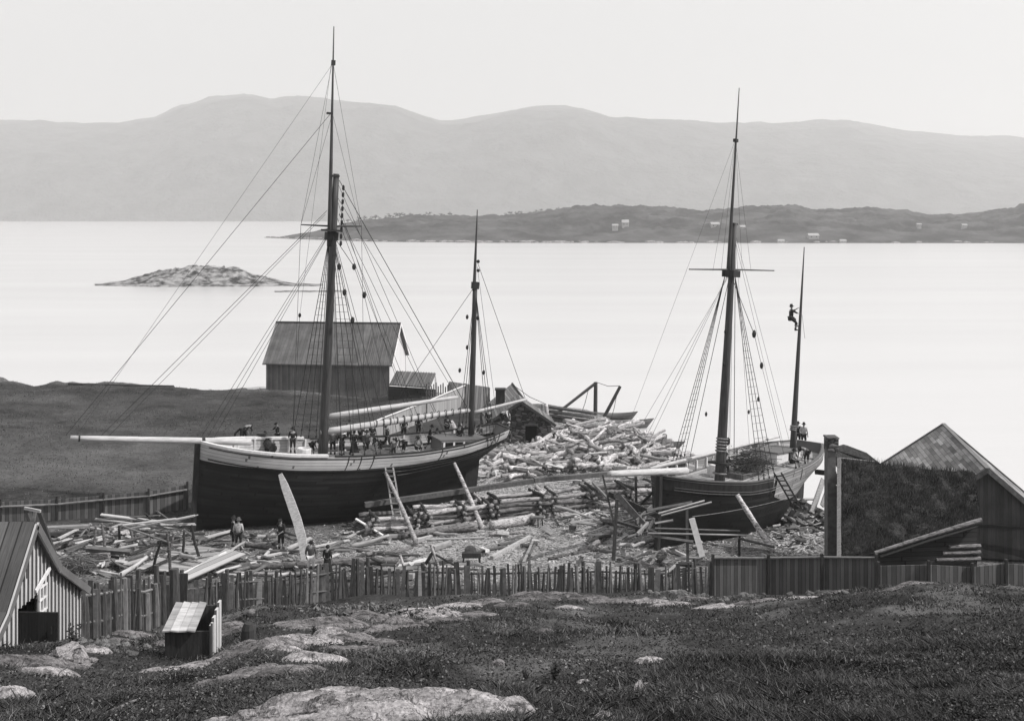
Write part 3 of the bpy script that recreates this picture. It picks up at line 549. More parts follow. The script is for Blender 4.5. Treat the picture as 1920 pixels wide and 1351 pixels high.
# --- pale board-and-batten shed at the left
def left_shed():
    root = empty('pale_shed', (-11, 25, 9.4), 'small pale boarded shed with a steep flared gable at the left edge', 'shed')
    X = -11.0; pk = V3(X,25,12.9); kk = V3(X,26.3,11.5); er = V3(X,28,10.42); kl = V3(X,23.6,11.35); el = V3(X,21.9,10.3)
    zb = lambda y: gz(X, y)-.35
    d0, d1, dz = 24.45, 25.45, 11.2; w1, wz0, wz1 = 25.88, 10.72, 11.30
    mb = MB(); th = (-.12,0,0); B = ((0,0,1), (0,1,0), .19)
    mb.slab([V3(X,w1,zb(w1)), V3(X,28,zb(28)), er, kk, V3(X,w1,11.95)], th, *B)
    mb.slab([V3(X,21.9,zb(22)), V3(X,d0,zb(d0)), V3(X,d0,12.3), kl, el], th, *B)
    mb.slab([V3(X,d0,dz), V3(X,d1,dz), V3(X,d1,12.42), pk, V3(X,d0,12.3)], th, *B)
    mb.slab([V3(X,d1,zb(d1)), V3(X,w1,zb(w1)), V3(X,w1,wz0), V3(X,d1,wz0)], th, *B)
    mb.slab([V3(X,d1,wz1), V3(X,w1,wz1), V3(X,w1,11.95), V3(X,d1,12.42)], th, *B)
    wl = part(mb, 'gable_wall', M['shedwall'], root)
    y = 22.0
    while y < 28:
        top = float(np.interp(y, [21.9,23.6,25,26.3,28], [10.3,11.35,12.9,11.5,10.42])); b_ = zb(y)
        if d0 < y < d1: b_ = dz
        if d1 <= y < w1: b_ = wz1
        mb = MB()
        if top-b_ > .1: mb.bar((X+.022,y,b_), (X+.022,y,top-.04), .045, .05, up=(1,0,0)); part(mb, 'batten', M['shedwall'], wl)
        y += .21
    for poly, nm in (([pk, kk, er], 'back_roof'), ([pk, kl, el], 'roof')):
        for a, c in zip(poly[:-1], poly[1:]):
            s = 1 if c.y > a.y else -1; c2 = c+(c-a).normalized()*(.14 if c is poly[-1] else 0); mb = MB(); mb.slab([a+V3(.16,0,.0), c2+V3(.16,0,0), c2+V3(-7.5,0,0), a+V3(-7.5,0,0)], (0,0,.09), (c-a), (1,0,0), .3)
            r_ = part(mb, nm, M['fencewall'] if nm == 'roof' else M['palefence'], root)
            mb = MB(); mb.bar(a+V3(.19,0,.0), c2+V3(.19,0,.0), .05, .17); part(mb, 'bargeboard', M['shedwall'], r_)
    for y in (21.95, 27.95):
        mb = MB(); z1 = 10.3 if y < 25 else 10.42; mb.slab([V3(X-.12,y,zb(y)), V3(X-7.3,y,zb(y)-.2), V3(X-7.3,y,z1), V3(X-.12,y,z1)], (0,.1 if y < 25 else -.1,0), (0,0,1), (1,0,0), .2); part(mb, 'side_wall', M['shedwall'], root)
    mb = MB(); mb.slab([V3(X-7.3,21.95,zb(22)), V3(X-7.3,27.95,zb(28)), V3(X-7.3,27.95,10.4), V3(X-7.3,25,12.85), V3(X-7.3,21.95,10.3)], (.1,0,0), (0,0,1), (0,1,0), .2); part(mb, 'back_wall', M['shedwall'], root)
    zg = gz(X+.5, 24.9); mb = MB(); mb.slab([V3(-11.19,24.9,zg-.3), V3(-10.28,24.86,zg-.3), V3(-10.28,24.86,10.97), V3(-11.19,24.9,10.97)], (0,.05,0), (0,0,1), (1,0,0), .22); dr = part(mb, 'door', M['door'], root, label='dark door leaf standing open')
    mb = MB(); mb.bar((-10.42,24.83,10.5), (-10.42,24.83,10.66), .03, .03); part(mb, 'handle', M['iron'], dr)
    mb = MB(); mb.box((X-1.2,25.2,10.3), (.1,3.4,2.4)); part(mb, 'doorway_shade_panel', M['dark'], root)  # near-black sheet standing for the unlit inside of the doorway
    mb = MB()
    for yy, w_ in ((d1+.03,.06), (w1-.03,.06), ((d1+w1)/2,.035)): mb.bar((X+.03,yy,wz0-.02), (X+.03,yy,wz1+.02), w_, .05, up=(1,0,0))
    for zz in (wz0, (wz0+wz1)/2, wz1): mb.bar((X+.034,d1,zz), (X+.034,w1,zz), .05, .04)
    wf = part(mb, 'window_frame', M['white'], root); mb = MB(); mb.bar((X+.07,d1-.25,11.33), (X+.07,w1+.1,11.62), .04, .09); part(mb, 'hood_board', M['white'], root)
    mb = MB(); mb.box((X-.05,(d1+w1)/2,(wz0+wz1)/2), (.03,w1-d1-.02,wz1-wz0-.02)); part(mb, 'pane', M['glass'], wf)
    mb = MB(); mb.slab([V3(X+.012,24.62,11.75), V3(X+.012,24.86,11.75), V3(X+.012,24.86,12.58), V3(X+.012,24.62,12.3)], (.012,0,0)); part(mb, 'vent', M['dark'], root)
left_shed()
# --- the wooden bin on the slope
def bin_():
    c = G(355, 1237); root = empty('well_box', c, 'plank box coloured dark for shade, its sloping lid pale for sun, below the fence', 'box'); D = c.y
    x0, x1 = (309-CX)*D/F, (392-CX)*D/F; zb = c.z-.25; zt = CZ-(1183-HY)*D/F; y0, y1 = D, D+.85; zk = zt+.28
    mb = MB(); mb.slab([(x0,y0,zb),(x1,y0,zb),(x1,y0,zt),(x0,y0,zt)], (0,.05,0), (0,0,1), (1,0,0), .16); part(mb, 'front_board', M['darkwood'], root)  # shaded sides coloured dark; sunlit lid and right side coloured pale
    mb = MB(); mb.slab([(x0,y0+.05,zb),(x0,y1,zb),(x0,y1,zk),(x0,y0+.05,zt)], (.05,0,0), (0,0,1), (0,1,0), .16); part(mb, 'side_board', M['darkwood'], root)
    mb = MB()
    for k in range(4): y = y0+.1+k*.22; mb.bar((x1+.02,y,zb-.1), (x1+.02,y,zt+.12+k*.09), .19, .05, up=(1,0,0))
    mb.bar((x1+.07,y0-.02,zb-.15), (x1+.07,y0-.02,zt+.2), .06, .05); part(mb, 'side_board', M['shedwall'], root)
    mb = MB(); mb.slab([(x0,y1,zb),(x1,y1,zb),(x1,y1,zk),(x0,y1,zk)], (0,-.05,0), (0,0,1), (1,0,0), .16); part(mb, 'back_board', M['darkwood'], root)
    for k in range(4):
        xa = x0-.03+k*.178; mb = MB(); mb.slab([(xa,y0-.08,zt+.01+.015*(k%2)),(xa+.176,y0-.06-.03*(k%2),zt+.01),(xa+.17,y1,zk+.02),(xa+.004,y1+.04,zk+.02+.012*(k%2))], (0,0,.03), (0,1,.3), (1,0,0), .4); part(mb, 'lid_board', M['freshwood'], root)
bin_()
# ================================================================== fences
def picket_fence(name, label, pts, hgt, sp, wid, mat, seed, gap=.3, rails=(.3,.78), post_every=2.4, pale=.0, lean=.07, mats=None):
    """pts: (px, py of the foot, D)"""
    rr = random.Random(seed); W = [V3((p[0]-CX)*p[2]/F, p[2], 0) for p in pts]
    for w_ in W: w_.z = gz(w_.x, w_.y)
    if name == 'x': return
    mid = W[len(W)//2]; root = empty('picket_fence', mid, label, 'fence')
    seg = [0]
    for a, c in zip(W[:-1], W[1:]): seg.append(seg[-1]+(V3(c.x-a.x, c.y-a.y, 0)).length)
    def at_(s):
        x = float(np.interp(s, seg, [w_.x for w_ in W])); y = float(np.interp(s, seg, [w_.y for w_ in W])); return x, y
    s = 0; i = 0
    while s < seg[-1] and i < 110:
        x, y = at_(s); z = gz(x, y); h = hgt*rr.uniform(.78, 1.14); w_ = wid*rr.choice([.45,.7,.9,1,1.2,1.6]); l1, l2 = rr.uniform(-lean, lean), rr.uniform(-.04, .04)
        if rr.random() < .03: l1 *= 3.0
        mb = MB(); t = rr.uniform(.02,.035); y2 = y-.05
        if rr.random() < .55: mb.bar((x,y2,z-.15), (x+l1*h,y2+l2,z+h), w_, t, up=(0,1,0), taper=rr.uniform(.6,1))
        else: mb.tube([(x,y2,z-.15), (x+l1*h*.5+rr.uniform(-.02,.02),y2,z+h*.5), (x+l1*h,y2+l2,z+h)], [w_*.42,w_*.4,w_*.3], 6)
        part(mb, 'picket', (M['freshwood'] if rr.random() < pale else (M['greywood'] if rr.random() < .38 else mat)), root)
        s += w_*.82+sp*rr.uniform(-.6, 3.2); i += 1
    for rz in rails:
        mb = MB(); p_ = []
        k = 0
        while k <= seg[-1]+.01: x, y = at_(min(k, seg[-1])); p_.append(V3(x, y+.03, gz(x, y)+hgt*rz+rr.uniform(-.03,.03))); k += 1.5
        mb.tube(p_, .045, 6); part(mb, 'rail', M['greywood'], root)
    k = 0
    while k <= seg[-1]:
        x, y = at_(k); z = gz(x, y); mb = MB(); hh = hgt*rr.uniform(1.0, 1.28); mb.tube([(x,y+.12,z-.3), (x+rr.uniform(-.06,.06),y+.12,z+hh)], [.11,.085], 7); part(mb, 'post', mat, root); k += post_every*rr.uniform(.8,1.2)
    return root
picket_fence('a', 'tall dark picket fence of wide flat pales, right beside the pale shed', [(150,0,31),(235,0,34),(318,0,38)], 1.62, .055, .17, M['picket'], 3, lean=.03, post_every=1.8)
picket_fence('b', 'ragged dark picket fence below the hull of the left ship', [(338,0,43),(470,0,46),(600,0,48.4),(760,0,49.6),(872,0,50)], 1.52, .02, .17, M['picket'], 4, pale=.05)
picket_fence('c', 'ragged picket fence between the chip-strewn yard and the slope, left of the plank fence', [(876,0,50),(1000,0,50.3),(1100,0,50.8),(1230,0,51),(1332,0,51)], 1.55, .018, .165, M['picket'], 5, pale=.04)
mb = MB(); x, y = (325-CX)*40.5/F, 40.5; z = gz(x,y)
mb.tube([(x,y,z-.4),(x+.05,y,z+1.0),(x+.02,y+.05,z+1.95)], [.24,.2,.17], 8); mb.bar((x+.25,y+.3,z-.3),(x+.3,y+.3,z+1.7),.3,.06,up=(0,1,0)); o = mb.build('gate_post', M['darkwood']); tag(o, 'thick dark gate post between the two picket fences at the left', 'post')
def plank_fence(label, pts, hgt, mat, pw=.2, cap=None, posts=True, pmat=None):
    W = [V3((p[0]-CX)*p[1]/F, p[1], 0) for p in pts]
    for w_ in W: w_.z = gz(w_.x, w_.y)
    root = empty('plank_fence', W[len(W)//2], label, 'fence'); mb = MB(); H = hgt if isinstance(hgt, (list, tuple)) else [hgt]*len(W)
    for i, (a, c) in enumerate(zip(W[:-1], W[1:])):
        d = V3(c.x-a.x, c.y-a.y, 0); n_ = d.cross(V3(0,0,1)).normalized(); mb.slab([a-V3(0,0,.3), c-V3(0,0,.3), c+V3(0,0,H[i+1]), a+V3(0,0,H[i])], n_*-.04, (0,0,1), d.normalized(), pw)
    part(mb, 'plank_panel', mat, root)
    if cap:
        mb = MB()
        for i, (a, c) in enumerate(zip(W[:-1], W[1:])): mb.bar(a+V3(0,-.02,H[i]+.04), c+V3(0,-.02,H[i+1]+.04), .16, .06)
        part(mb, 'cap_rail', cap, root)
    for i, w_ in enumerate(W):
        mb = MB(); mb.bar(w_+V3(0,-.09,-.3), w_+V3(0,-.09,H[i]+.22), .14, .12); part(mb, 'post', pmat or M['darkwood'], root)
    return root
plank_fence('solid dark upright plank fence with a cap rail, below the right ship', [(1336,51),(1440,51.2),(1540,50.6),(1642,49.8)], [1.78,1.86,1.86,1.72], M['fencewall'], .17, M['greywood'])
plank_fence('short sagging dark plank fence against the foot of the turf house', [(1646,49.3),(1740,49),(1822,49.2),(1885,49.4),(1990,49.6)], [1.3,1.15,1.1,1.3,1.35], M['fencewall'], .2)
# the fence along the meadow at the left: panels of upright planks with posts and rails
root = plank_fence('long dark plank fence along the meadow behind the timber stacks at the left', [(-120,64.5),(2,65.5),(108,66),(195,66.4),(280,67),(352,68)], [1.1,1.15,1.25,1.3,1.4,1.5], M['fencewall'], .22, None)
W = [V3((p[0]-CX)*p[1]/F, p[1]-.12, 0) for p in [(2,65.5),(108,66),(195,66.4),(280,67),(352,68)]]
for k, (a, c) in enumerate(zip(W[:-1], W[1:])):
    mb = MB(); mb.tube([V3(a.x,a.y,gz(a.x,a.y)+.9+.08*k), V3(c.x,c.y,gz(c.x,c.y)+.98+.08*k)], .07, 6); part(mb, 'rail', M['greywood'], root)
root = plank_fence('tall pale new board fence seen past the deck of the left ship', [(640,84),(720,90),(800,97),(872,105)], [1.45,1.6,1.75,2.0], M['palefence'], .17, M['white'], pmat=M['greywood'])
# short row of stakes on the bank by the low shed
root = empty('stake_fence', (-6.6, 106, .8), 'short row of upright stakes on the bank behind the mizzen rigging', 'fence')
for k in range(12):
    px = 800+k*4.4; p = P(px, 748+k*.3, 106); mb = MB(); mb.bar(p, p+V3(0,0,1.5+.2*math.sin(k*2.1)), .11, .04, up=(0,1,0)); part(mb, 'stake', M['oldlog'], root)
mb = MB(); mb.bar(P(798,736,106.1), P(852,739,106.1), .05, .08); part(mb, 'rail', M['oldlog'], root)
# ================================================================== the two ships
class Ship: pass
def make_ship(S):
    """local frame: x forward from the stem (aft is negative), y to port (towards the camera), z up from the keel"""
    f = Vector((S.fwd[0], S.fwd[1], 0)).normalized(); yaw = math.atan2(f.y, f.x)
    root = empty('sailing_ship', S.loc, S.label, 'sailing ship', 'wooden sailing vessels on the slip'); root.rotation_euler = (R(S.heel), -R(S.pitch), yaw)
    Mw = Matrix.Translation(Vector(S.loc)) @ root.rotation_euler.to_matrix().to_4x4(); Mi = Mw.inverted(); S.root = root; S.Mw = Mw
    def ray(px, py): o = Mi @ Vector((0,0,CZ)); d = (Mi.to_3x3() @ Vector(((px-CX)/F, 1, -(py-HY)/F))); return o, d
    def CL(px, py, y=0.0): o, d = ray(px, py); return o+d*((y-o.y)/d.y)
    def DK(px, py, dz=0.0):
        o, d = ray(px, py); z = 4.0
        for _ in range(8): p = o+d*((z-o.z)/d.z); z = S.zs(-p.x/S.len)-S.bw+dz
        return p
    S.CL, S.DK = CL, DK
    def pt(nm, mb, mat, par=None, smooth=False, label=None):
        o = mb.build(nm, mat, par or root, smooth)
        if label: o['label'] = label
        return o
    S.pt = pt
    L = S.len; Lk = S.keel
    def hb(t):
        if t < S.ent: return S.beam/2*(1-(1-t/S.ent)**2.3)**.72
        if t > .55: return S.beam/2*(1-(1-S.tw)*((t-.55)/.45)**2.3)
        return S.beam/2
    def sec(t, v):
        mid = (1-(1-v)**S.pw)**S.qw; e1 = v**.75; e2 = min(1.0, max(0, (v-.12)/.76))**S.sk
        wb = max(0, 1-t/.35)**1.2; ws = sst(.5, 1.0, t); r_ = mid*(1-wb)+e1*wb; return float(r_*(1-ws)+e2*ws)
    def pnt(t, v, side=1, off=0.0, zoff=0.0):
        z = S.zs(t)*v; s = t*(Lk+(L-Lk)*float(sst(.42, 1.0, v))); yb = hb(t)*sec(t, v)+off
        return Vector((-s, side*yb, z+zoff))
    S.pnt, S.hb = pnt, hb
    ts = [0, .006, .02, .04, .07, .11]+[.11+.89*k/40 for k in range(1, 41)]
    def band(v0f, v1f, off, n, side, t0=0, t1=1, pw=.16):
        rows = []; uvs = []
        for t in [q for q in ts if t0 <= q <= t1]:
            v0, v1 = v0f(t), v1f(t); r = []; u = []
            for k in range(n+1):
                v = v0+(v1-v0)*k/n; r.append(pnt(t, v, side, off)); u.append((t*L, v*S.zs(.5)/pw+50))
            rows.append(r); uvs.append(u)
        return rows, uvs
    vb = lambda t: 1-S.bandh(t)/S.zs(t)
    mb = MB()
    for sd_ in (1, -1):
        rows, uvs = band(lambda t: 0, lambda t: vb(t)+.02, 0, 22, sd_); mb.grid(rows if sd_ > 0 else [r[::-1] for r in rows], uvs if sd_ > 0 else [u[::-1] for u in uvs])
    # transom below the band
    n = 22; a = [pnt(1, (vb(1)+.02)*k/n, 1) for k in range(n+1)]; c = [pnt(1, (vb(1)+.02)*k/n, -1) for k in range(n+1)]; mb.grid([a, c])
    hull = pt('hull', mb, M['tar'], None, True)
    # stem post, keel, sternpost
    mb = MB(); zb = S.zs(0); mb.bar((.10,0,-.25), (.14,0,zb+.02), .22, .30, up=(1,0,0)); pt('stem', mb, M['tarwood'])
    mb = MB(); mb.bar((.05,0,-.13), (-Lk-.2,0,-.13), .25, .28); pt('keel', mb, M['tarwood'])
    vv = .5; mb = MB(); mb.bar((-Lk-.12,0,-.2), (-Lk-.35,0,S.zs(1)*.72), .22, .3, up=(1,0,0)); pt('sternpost', mb, M['tarwood'])
    mb = MB(); mb.bar((-Lk-.55,0,0), (-Lk-.75,0,S.zs(1)*.74), .12, .65, up=(1,0,0)); pt('rudder', mb, M['tarwood'])
    # bulwark: the band of strakes outside, its inner face, the transom board
    for (b0, b1, mat, nm, off) in S.bands:
        mb = MB()
        for sd_ in (1, -1):
            rows, uvs = band(vb, lambda t: 1, off, 6, sd_, b0, b1, S.strw); rows2, _ = band(vb, lambda t: 1, -.10, 6, sd_, b0, b1)
            if sd_ < 0: rows = [r[::-1] for r in rows]; uvs = [u[::-1] for u in uvs]; rows2 = [r[::-1] for r in rows2]
            mb.grid(rows, uvs); mb.grid([r[::-1] for r in rows2], uvs)
            low = [r[0 if sd_ > 0 else -1] for r in rows]; low2 = [r[0 if sd_ > 0 else -1] for r in rows2]; mb.grid([low, low2])
        if b1 >= 1:
            a = [pnt(1, vb(1)+(1-vb(1))*k/6, 1, off) for k in range(7)]; c = [pnt(1, vb(1)+(1-vb(1))*k/6, -1, off) for k in range(7)]; mb.grid([a, c], [[(0, k) for k in range(7)], [(2, k) for k in range(7)]])
            mb.grid([[q+Vector((.1,0,0)) for q in a], [q+Vector((.1,0,0)) for q in c]])
        pt(nm, mb, mat, None, True)
    # planking lines proud of the hull (wales) where the photo shows them
    for (dz, hgt, prd, t0, t1, mat, nm) in S.wales:
        mb = MB()
        for sd_ in (1, -1):
            prev = None; ring = []
            for t in [q for q in ts if t0 <= q <= t1]:
                v = 1-(dz)/S.zs(t); p = pnt(t, v, sd_, 0); n_ = Vector((0, sd_, 0)); h = hgt/2
                ring.append([p+Vector((0,0,h))-n_*.02, p+Vector((0,0,h))+n_*prd, p-Vector((0,0,h))+n_*prd, p-Vector((0,0,h))-n_*.02])
            mb.grid(ring if sd_ < 0 else [r[::-1] for r in ring])
        pt(nm, mb, mat)
    # cap rails
    for (t0, t1, mat, w_, h_, dz) in S.caps:
        mb = MB()
        for sd_ in (1, -1):
            rows = []
            for t in [q for q in ts if t0 <= q <= t1]:
                p = pnt(t, 1, sd_, -.04); n_ = Vector((.0 if t > .08 else .6, sd_, 0)).normalized(); rows.append([p-n_*w_/2+Vector((0,0,dz)), p-n_*w_/2+Vector((0,0,dz+h_)), p+n_*w_/2+Vector((0,0,dz+h_)), p+n_*w_/2+Vector((0,0,dz)), p-n_*w_/2+Vector((0,0,dz))])
            mb.grid(rows if sd_ > 0 else [r[::-1] for r in rows])
        if t1 >= 1: mb.bar(pnt(1,1,1,.05,dz+h_/2)+Vector((-.02,0,0)), pnt(1,1,-1,.05,dz+h_/2)+Vector((-.02,0,0)), w_, h_)
        pt('cap_rail', mb, mat)
    # deck
    rows = []; uvs = []
    for t in ts:
        y_ = hb(t)*sec(t, 1-S.bw/S.zs(t))-.09; y_ = max(y_, .02); x = pnt(t, 1-S.bw/S.zs(t)).x; r = []; u = []
        for k in range(9): q = -1+k/4; r.append(Vector((x, y_*q, S.zs(t)-S.bw+.08*(1-q*q)))); u.append((t*L, y_*q/.16+50))
        rows.append(r); uvs.append(u)
    mb = MB(); mb.grid(rows, uvs); pt('deck', mb, M['deck'])
    # stanchions inside the far bulwark
    for k in range(S.nst):
        t = .08+.84*k/(S.nst-1); p = pnt(t, 1, -1, -.16); mb = MB(); mb.bar(p-Vector((0,0,S.bw)), p, .12, .10, up=(1,0,0)); pt('stanchion', mb, M['white'])
    # chain plate straps outside
    for px in S.straps:
        best = min((abs(px-(CX+F*(Mw@pnt(t,1)).x/(Mw@pnt(t,1)).y)), t) for t in [q/200 for q in range(200)]); t = best[1]; mb = MB()
        mb.tube([pnt(t, 1-(S.bw*1.02*k/4)/S.zs(t), 1, .05) for k in range(5)], .03, 5); pt('chain_plate', mb, M['iron'])
    # spars
    def spar(nm, a, b, r0, r1, mat, par=None, n=10, mid=None, label=None):
        a, b = Vector(a), Vector(b); mb = MB(); k = 8; mb.tube([a.lerp(b, i/k) for i in range(k+1)], [r0+(r1-r0)*i/k if not mid else (r0+(mid-r0)*min(1, i/3) if i < 4 else mid+(r1-mid)*(i-3)/(k-3)) for i in range(k+1)], n)
        return pt(nm, mb, mat, par, True, label)
    S.spar = spar
    def rope(nm, a, b, r=.018, sag=0.0, par=None, mat=None):
        a, b = Vector(a), Vector(b); mb = MB(); k = 8 if sag else 1
        mb.tube([a.lerp(b, i/k)-Vector((0,0,sag*4*(i/k)*(1-i/k))) for i in range(k+1)], r, 4, False); return pt(nm, mb, mat or M['ropes'], par)
    S.rope = rope
    def block(p, r=.13): mb = MB(); mb.ball(p, r, 8, (.8,.6,1.25)); return pt('block', mb, M['tarwood'], None, True)
    S.block = block
    def shrouds(top, feet, nm='shroud', r=.022, rat=True, lo=.06, hi=.93, step=.42):
        for f in feet:
            rope(nm, top, f, r); mb = MB(); mb.ball(Vector(f).lerp(Vector(top), .012), .09, 6, (.7,.5,1)); mb.ball(Vector(f).lerp(Vector(top), .045), .09, 6, (.7,.5,1)); pt('deadeye', mb, M['tarwood'])
        if rat:
            Lh = (Vector(top)-Vector(feet[0])).length; n_ = int(Lh*(hi-lo)/step)
            for k in range(n_):
                q = lo+(hi-lo)*k/n_; mb = MB()
                for a, b in zip(feet[:-1], feet[1:]): mb.tube([Vector(a).lerp(Vector(top), q), (Vector(a).lerp(Vector(top), q)+Vector(b).lerp(Vector(top), q))/2-Vector((0,0,.02)), Vector(b).lerp(Vector(top), q)], .011, 3, False)
                pt('ratline', mb, M['ropes'])
    S.shrouds = shrouds
    return root
# ------------------------------------------------------------------ left ship
A = Ship(); A.loc = (-18.35, 63.5, 1.62); A.fwd = (-.905, -.425); A.pitch = 3.4; A.heel = 0
A.label = 'larger two-masted ship with a broad pale band round its black hull, people on deck'
A.len = 19.3; A.keel = 16.7; A.beam = 5.7; A.ent = .34; A.tw = .36; A.sk = 2.2; A.pw = 3.2; A.qw = .62; A.bw = .78; A.strw = .17; A.nst = 16
A.zs = lambda t: float(np.interp(t, [0,.1,.25,.45,.65,.82,.93,1], [5.12,4.90,4.68,4.56,4.66,4.95,5.30,5.62]))
A.bandh = lambda t: float(np.interp(t, [0,.2,.6,1], [.95,.80,.72,.55]))
A.bands = [(0, 1, M['strake'], 'bulwark', .035)]
A.wales = [(.80,.07,.07,.01,.97,M['tarwood'],'wale'), (.12,.05,.06,.02,.98,M['tarwood'],'moulding'), (1.05,.03,.02,.55,.97,M['greywood'],'plank_edge'), (1.3,.03,.02,.6,.97,M['greywood'],'plank_edge')]
A.caps = [(.0,.36,M['white'],.26,.14,.0), (.365,1,M['tarwood'],.2,.07,.0)]
A.straps = [655,679,702,829,925,937]
make_ship(A)
CL, DK, spar, rope, pt, block, shrouds = A.CL, A.DK, A.spar, A.rope, A.pt, A.block, A.shrouds
mbase = CL(605,862)-Vector((0,0,.3)); mhead = CL(630.5,326)
mast = spar('mainmast', mbase, mhead, .31, .18, M['mast'])
tm = spar('topmast', CL(621,462)+Vector((.12,0,0)), CL(626,50), .15, .03, M['mast'], mast)
c = CL(622,432)
for nm_, q_, z_ in (('crosstrees',c,(1.0,1.3,.12)),('masthead_cheek',c-Vector((0,0,.35)),(.7,.6,.5)),('mast_cap',CL(627,330),(.55,.4,.12)),('truck_block',CL(625,118),(.22,.2,.3)),('truck_block',CL(621,213)+Vector((.1,0,0)),(.35,.2,.12))): mb = MB(); mb.box(q_, z_); pt(nm_, mb, M['tarwood'], mast)
mb = MB()
for k in range(9): mb.ball(CL(640-k*.6, 352+k*13)+Vector((-.1,.1,0)), .16, 6, (.6,.6,1.2))
pt('halyard_blocks', mb, M['tarwood'], mast)
mb = MB(); a, b = CL(562,421), CL(679,424); d = Vector((0,1.9,0)); c = (a+b)/2; c = CL(621,424)
# the spreader lies across the ship
p1 = CL(562,421, -1.9) if False else None
o1 = CL(563,421); o2 = CL(678,424); mb.tube([c+(o1-c)*.9+Vector((0,-.6,0)), c, c+(o2-c)*.9+Vector((0,.6,0))], [.04,.07,.04], 6); pt('spreader', mb, M['mast'], mast)
mz = spar('mizzenmast', CL(884,800)-Vector((0,0,.5)), CL(891,528), .20, .15, M['mast']); spar('mizzen_topmast', CL(891,545)+Vector((.08,0,0)), CL(895,393), .12, .03, M['mast'], mz)
mb = MB(); mb.box(CL(891,535), (.4,.4,.45)); mb.ball(CL(894,507)+Vector((-.1,0,0)), .12); mb.ball(CL(894,490)+Vector((-.1,0,0)), .12); pt('mast_cap', mb, M['tarwood'], mz)
bs0, bs1 = CL(470,828), CL(132,821); spar('bowsprit', bs0, bs1, .21, .15, M['spar'], n=12)
mb = MB(); mb.tube([CL(150,821), CL(147,821)], .19, 10); mb.tube([CL(384,827), CL(378,827)], .24, 10); pt('bowsprit_hoop', mb, M['iron'])
gf = spar('gaff', CL(612,781), CL(859,744), .17, .10, M['spar'], mid=.17); bm_ = spar('boom', CL(600,810), CL(886,768), .2, .13, M['spar'], mid=.2)
mb = MB()
for k in range(14): p = CL(705+k*13, 794-k*1.95); mb.lathe(p, [(.23,-.03),(.24,0),(.23,.03)], 8, axis=(1,0,.1))
pt('mast_hoop', mb, M['iron'], bm_)
spar('mizzen_boom', CL(888,773), CL(988,748), .12, .08, M['spar'])
# rigging, main
top = CL(621,436)
near = [A.pnt(-CL(px,860,2.85).x/A.len,1,1,.02) for px in (641,662,684,706)]
far = [A.pnt(-CL(px,835,-2.85).x/A.len,1,-1,.02) for px in (548,563,578,592)]
shrouds(top+Vector((0,.25,0)), near); shrouds(top+Vector((0,-.25,0)), far)
for px in (716,738): rope('backstay', top+Vector((0,.2,.2)), CL(px,858,2.8), .016)
tip = bs1+Vector((.25,0,.15))
rope('headstay', CL(620,213), tip, .014); rope('headstay', CL(613,395), CL(182,824), .015); rope('headstay', CL(610,402), CL(197,824), .012)
for (x, y, x2) in ((613,440,372),(612,446,384),(611,450,397)): rope('forestay', CL(x,y), CL(x2,828), .013)
rope('topmast_stay', CL(625,118), CL(140,821), .008)
for (x, y) in ((563,421),(566,421)): rope('topmast_shroud', CL(623,120 if x == 563 else 215)+Vector((0,-.05,0)), c+(o1-c)*.9+Vector((0,-.6,0)), .010)
rope('topmast_shroud', CL(625,120), c+(o2-c)*.9+Vector((0,.6,0)), .010); rope('topmast_shroud', CL(624,215), c+(o2-c)*.85+Vector((0,.6,0)), .010)
rope('topmast_shroud', c+(o1-c)*.9+Vector((0,-.6,0)), far[0], .012); rope('topmast_shroud', c+(o2-c)*.9+Vector((0,.6,0)), near[2], .012)
rope('triatic_stay', CL(636,338), CL(884,778), .022)
for (x, y, x2, y2) in ((634,345,836,815),(636,400,803,830),(636,402,846,838),(633,410,790,820),(633,370,858,746),(634,380,760,760)): rope('halyard', CL(x,y), CL(x2,y2), .014)
rope('lift', top, CL(664,500,1.2), .02); rope('lift', CL(664,500,1.2), CL(683,553,1.6), .014); rope('lift', CL(683,553,1.6), near[3]+Vector((-1.6,0,0)), .014)
rope('halyard', CL(621,120), CL(562,592,-1.5), .008); rope('halyard', CL(562,592,-1.5), far[0], .014)
for q in ((664,500,1.2),(683,553,1.6),(562,591,-1.5),(646,548,.6),(661,600,.9),(636,500,.3)): block(CL(*q), .17 if q[0] > 600 else .12)
rope('halyard', top, CL(646,548,.6), .014); rope('halyard', CL(646,548,.6), CL(661,600,.9), .014); rope('halyard', CL(661,600,.9), near[1], .016); rope('halyard', top, CL(640,850), .012); rope('halyard', top+Vector((0,.1,0)), CL(634,850), .012)
# rigging, mizzen
ztop = CL(891,540); zn = [CL(px,838,2.0) for px in (915,922,930)]; zf = [A.pnt(-CL(px,800,-2.3).x/A.len,1,-1,.02) for px in (856,862,868)]
shrouds(ztop, zn, rat=False, r=.02); shrouds(ztop, zf, rat=False, r=.02)
rope('mizzen_stay', CL(889,538), CL(742,752), .016); rope('mizzen_lift', CL(895,491), CL(986,750), .016); rope('halyard', CL(895,500), CL(930,770,.5), .012); rope('halyard', CL(891,545), CL(880,790), .012)
for q in ((876,594,-.8),(896,596,.8),(862,694,-1.5),(907,698,1.4),(876,651,-.5)): block(CL(*q), .13)
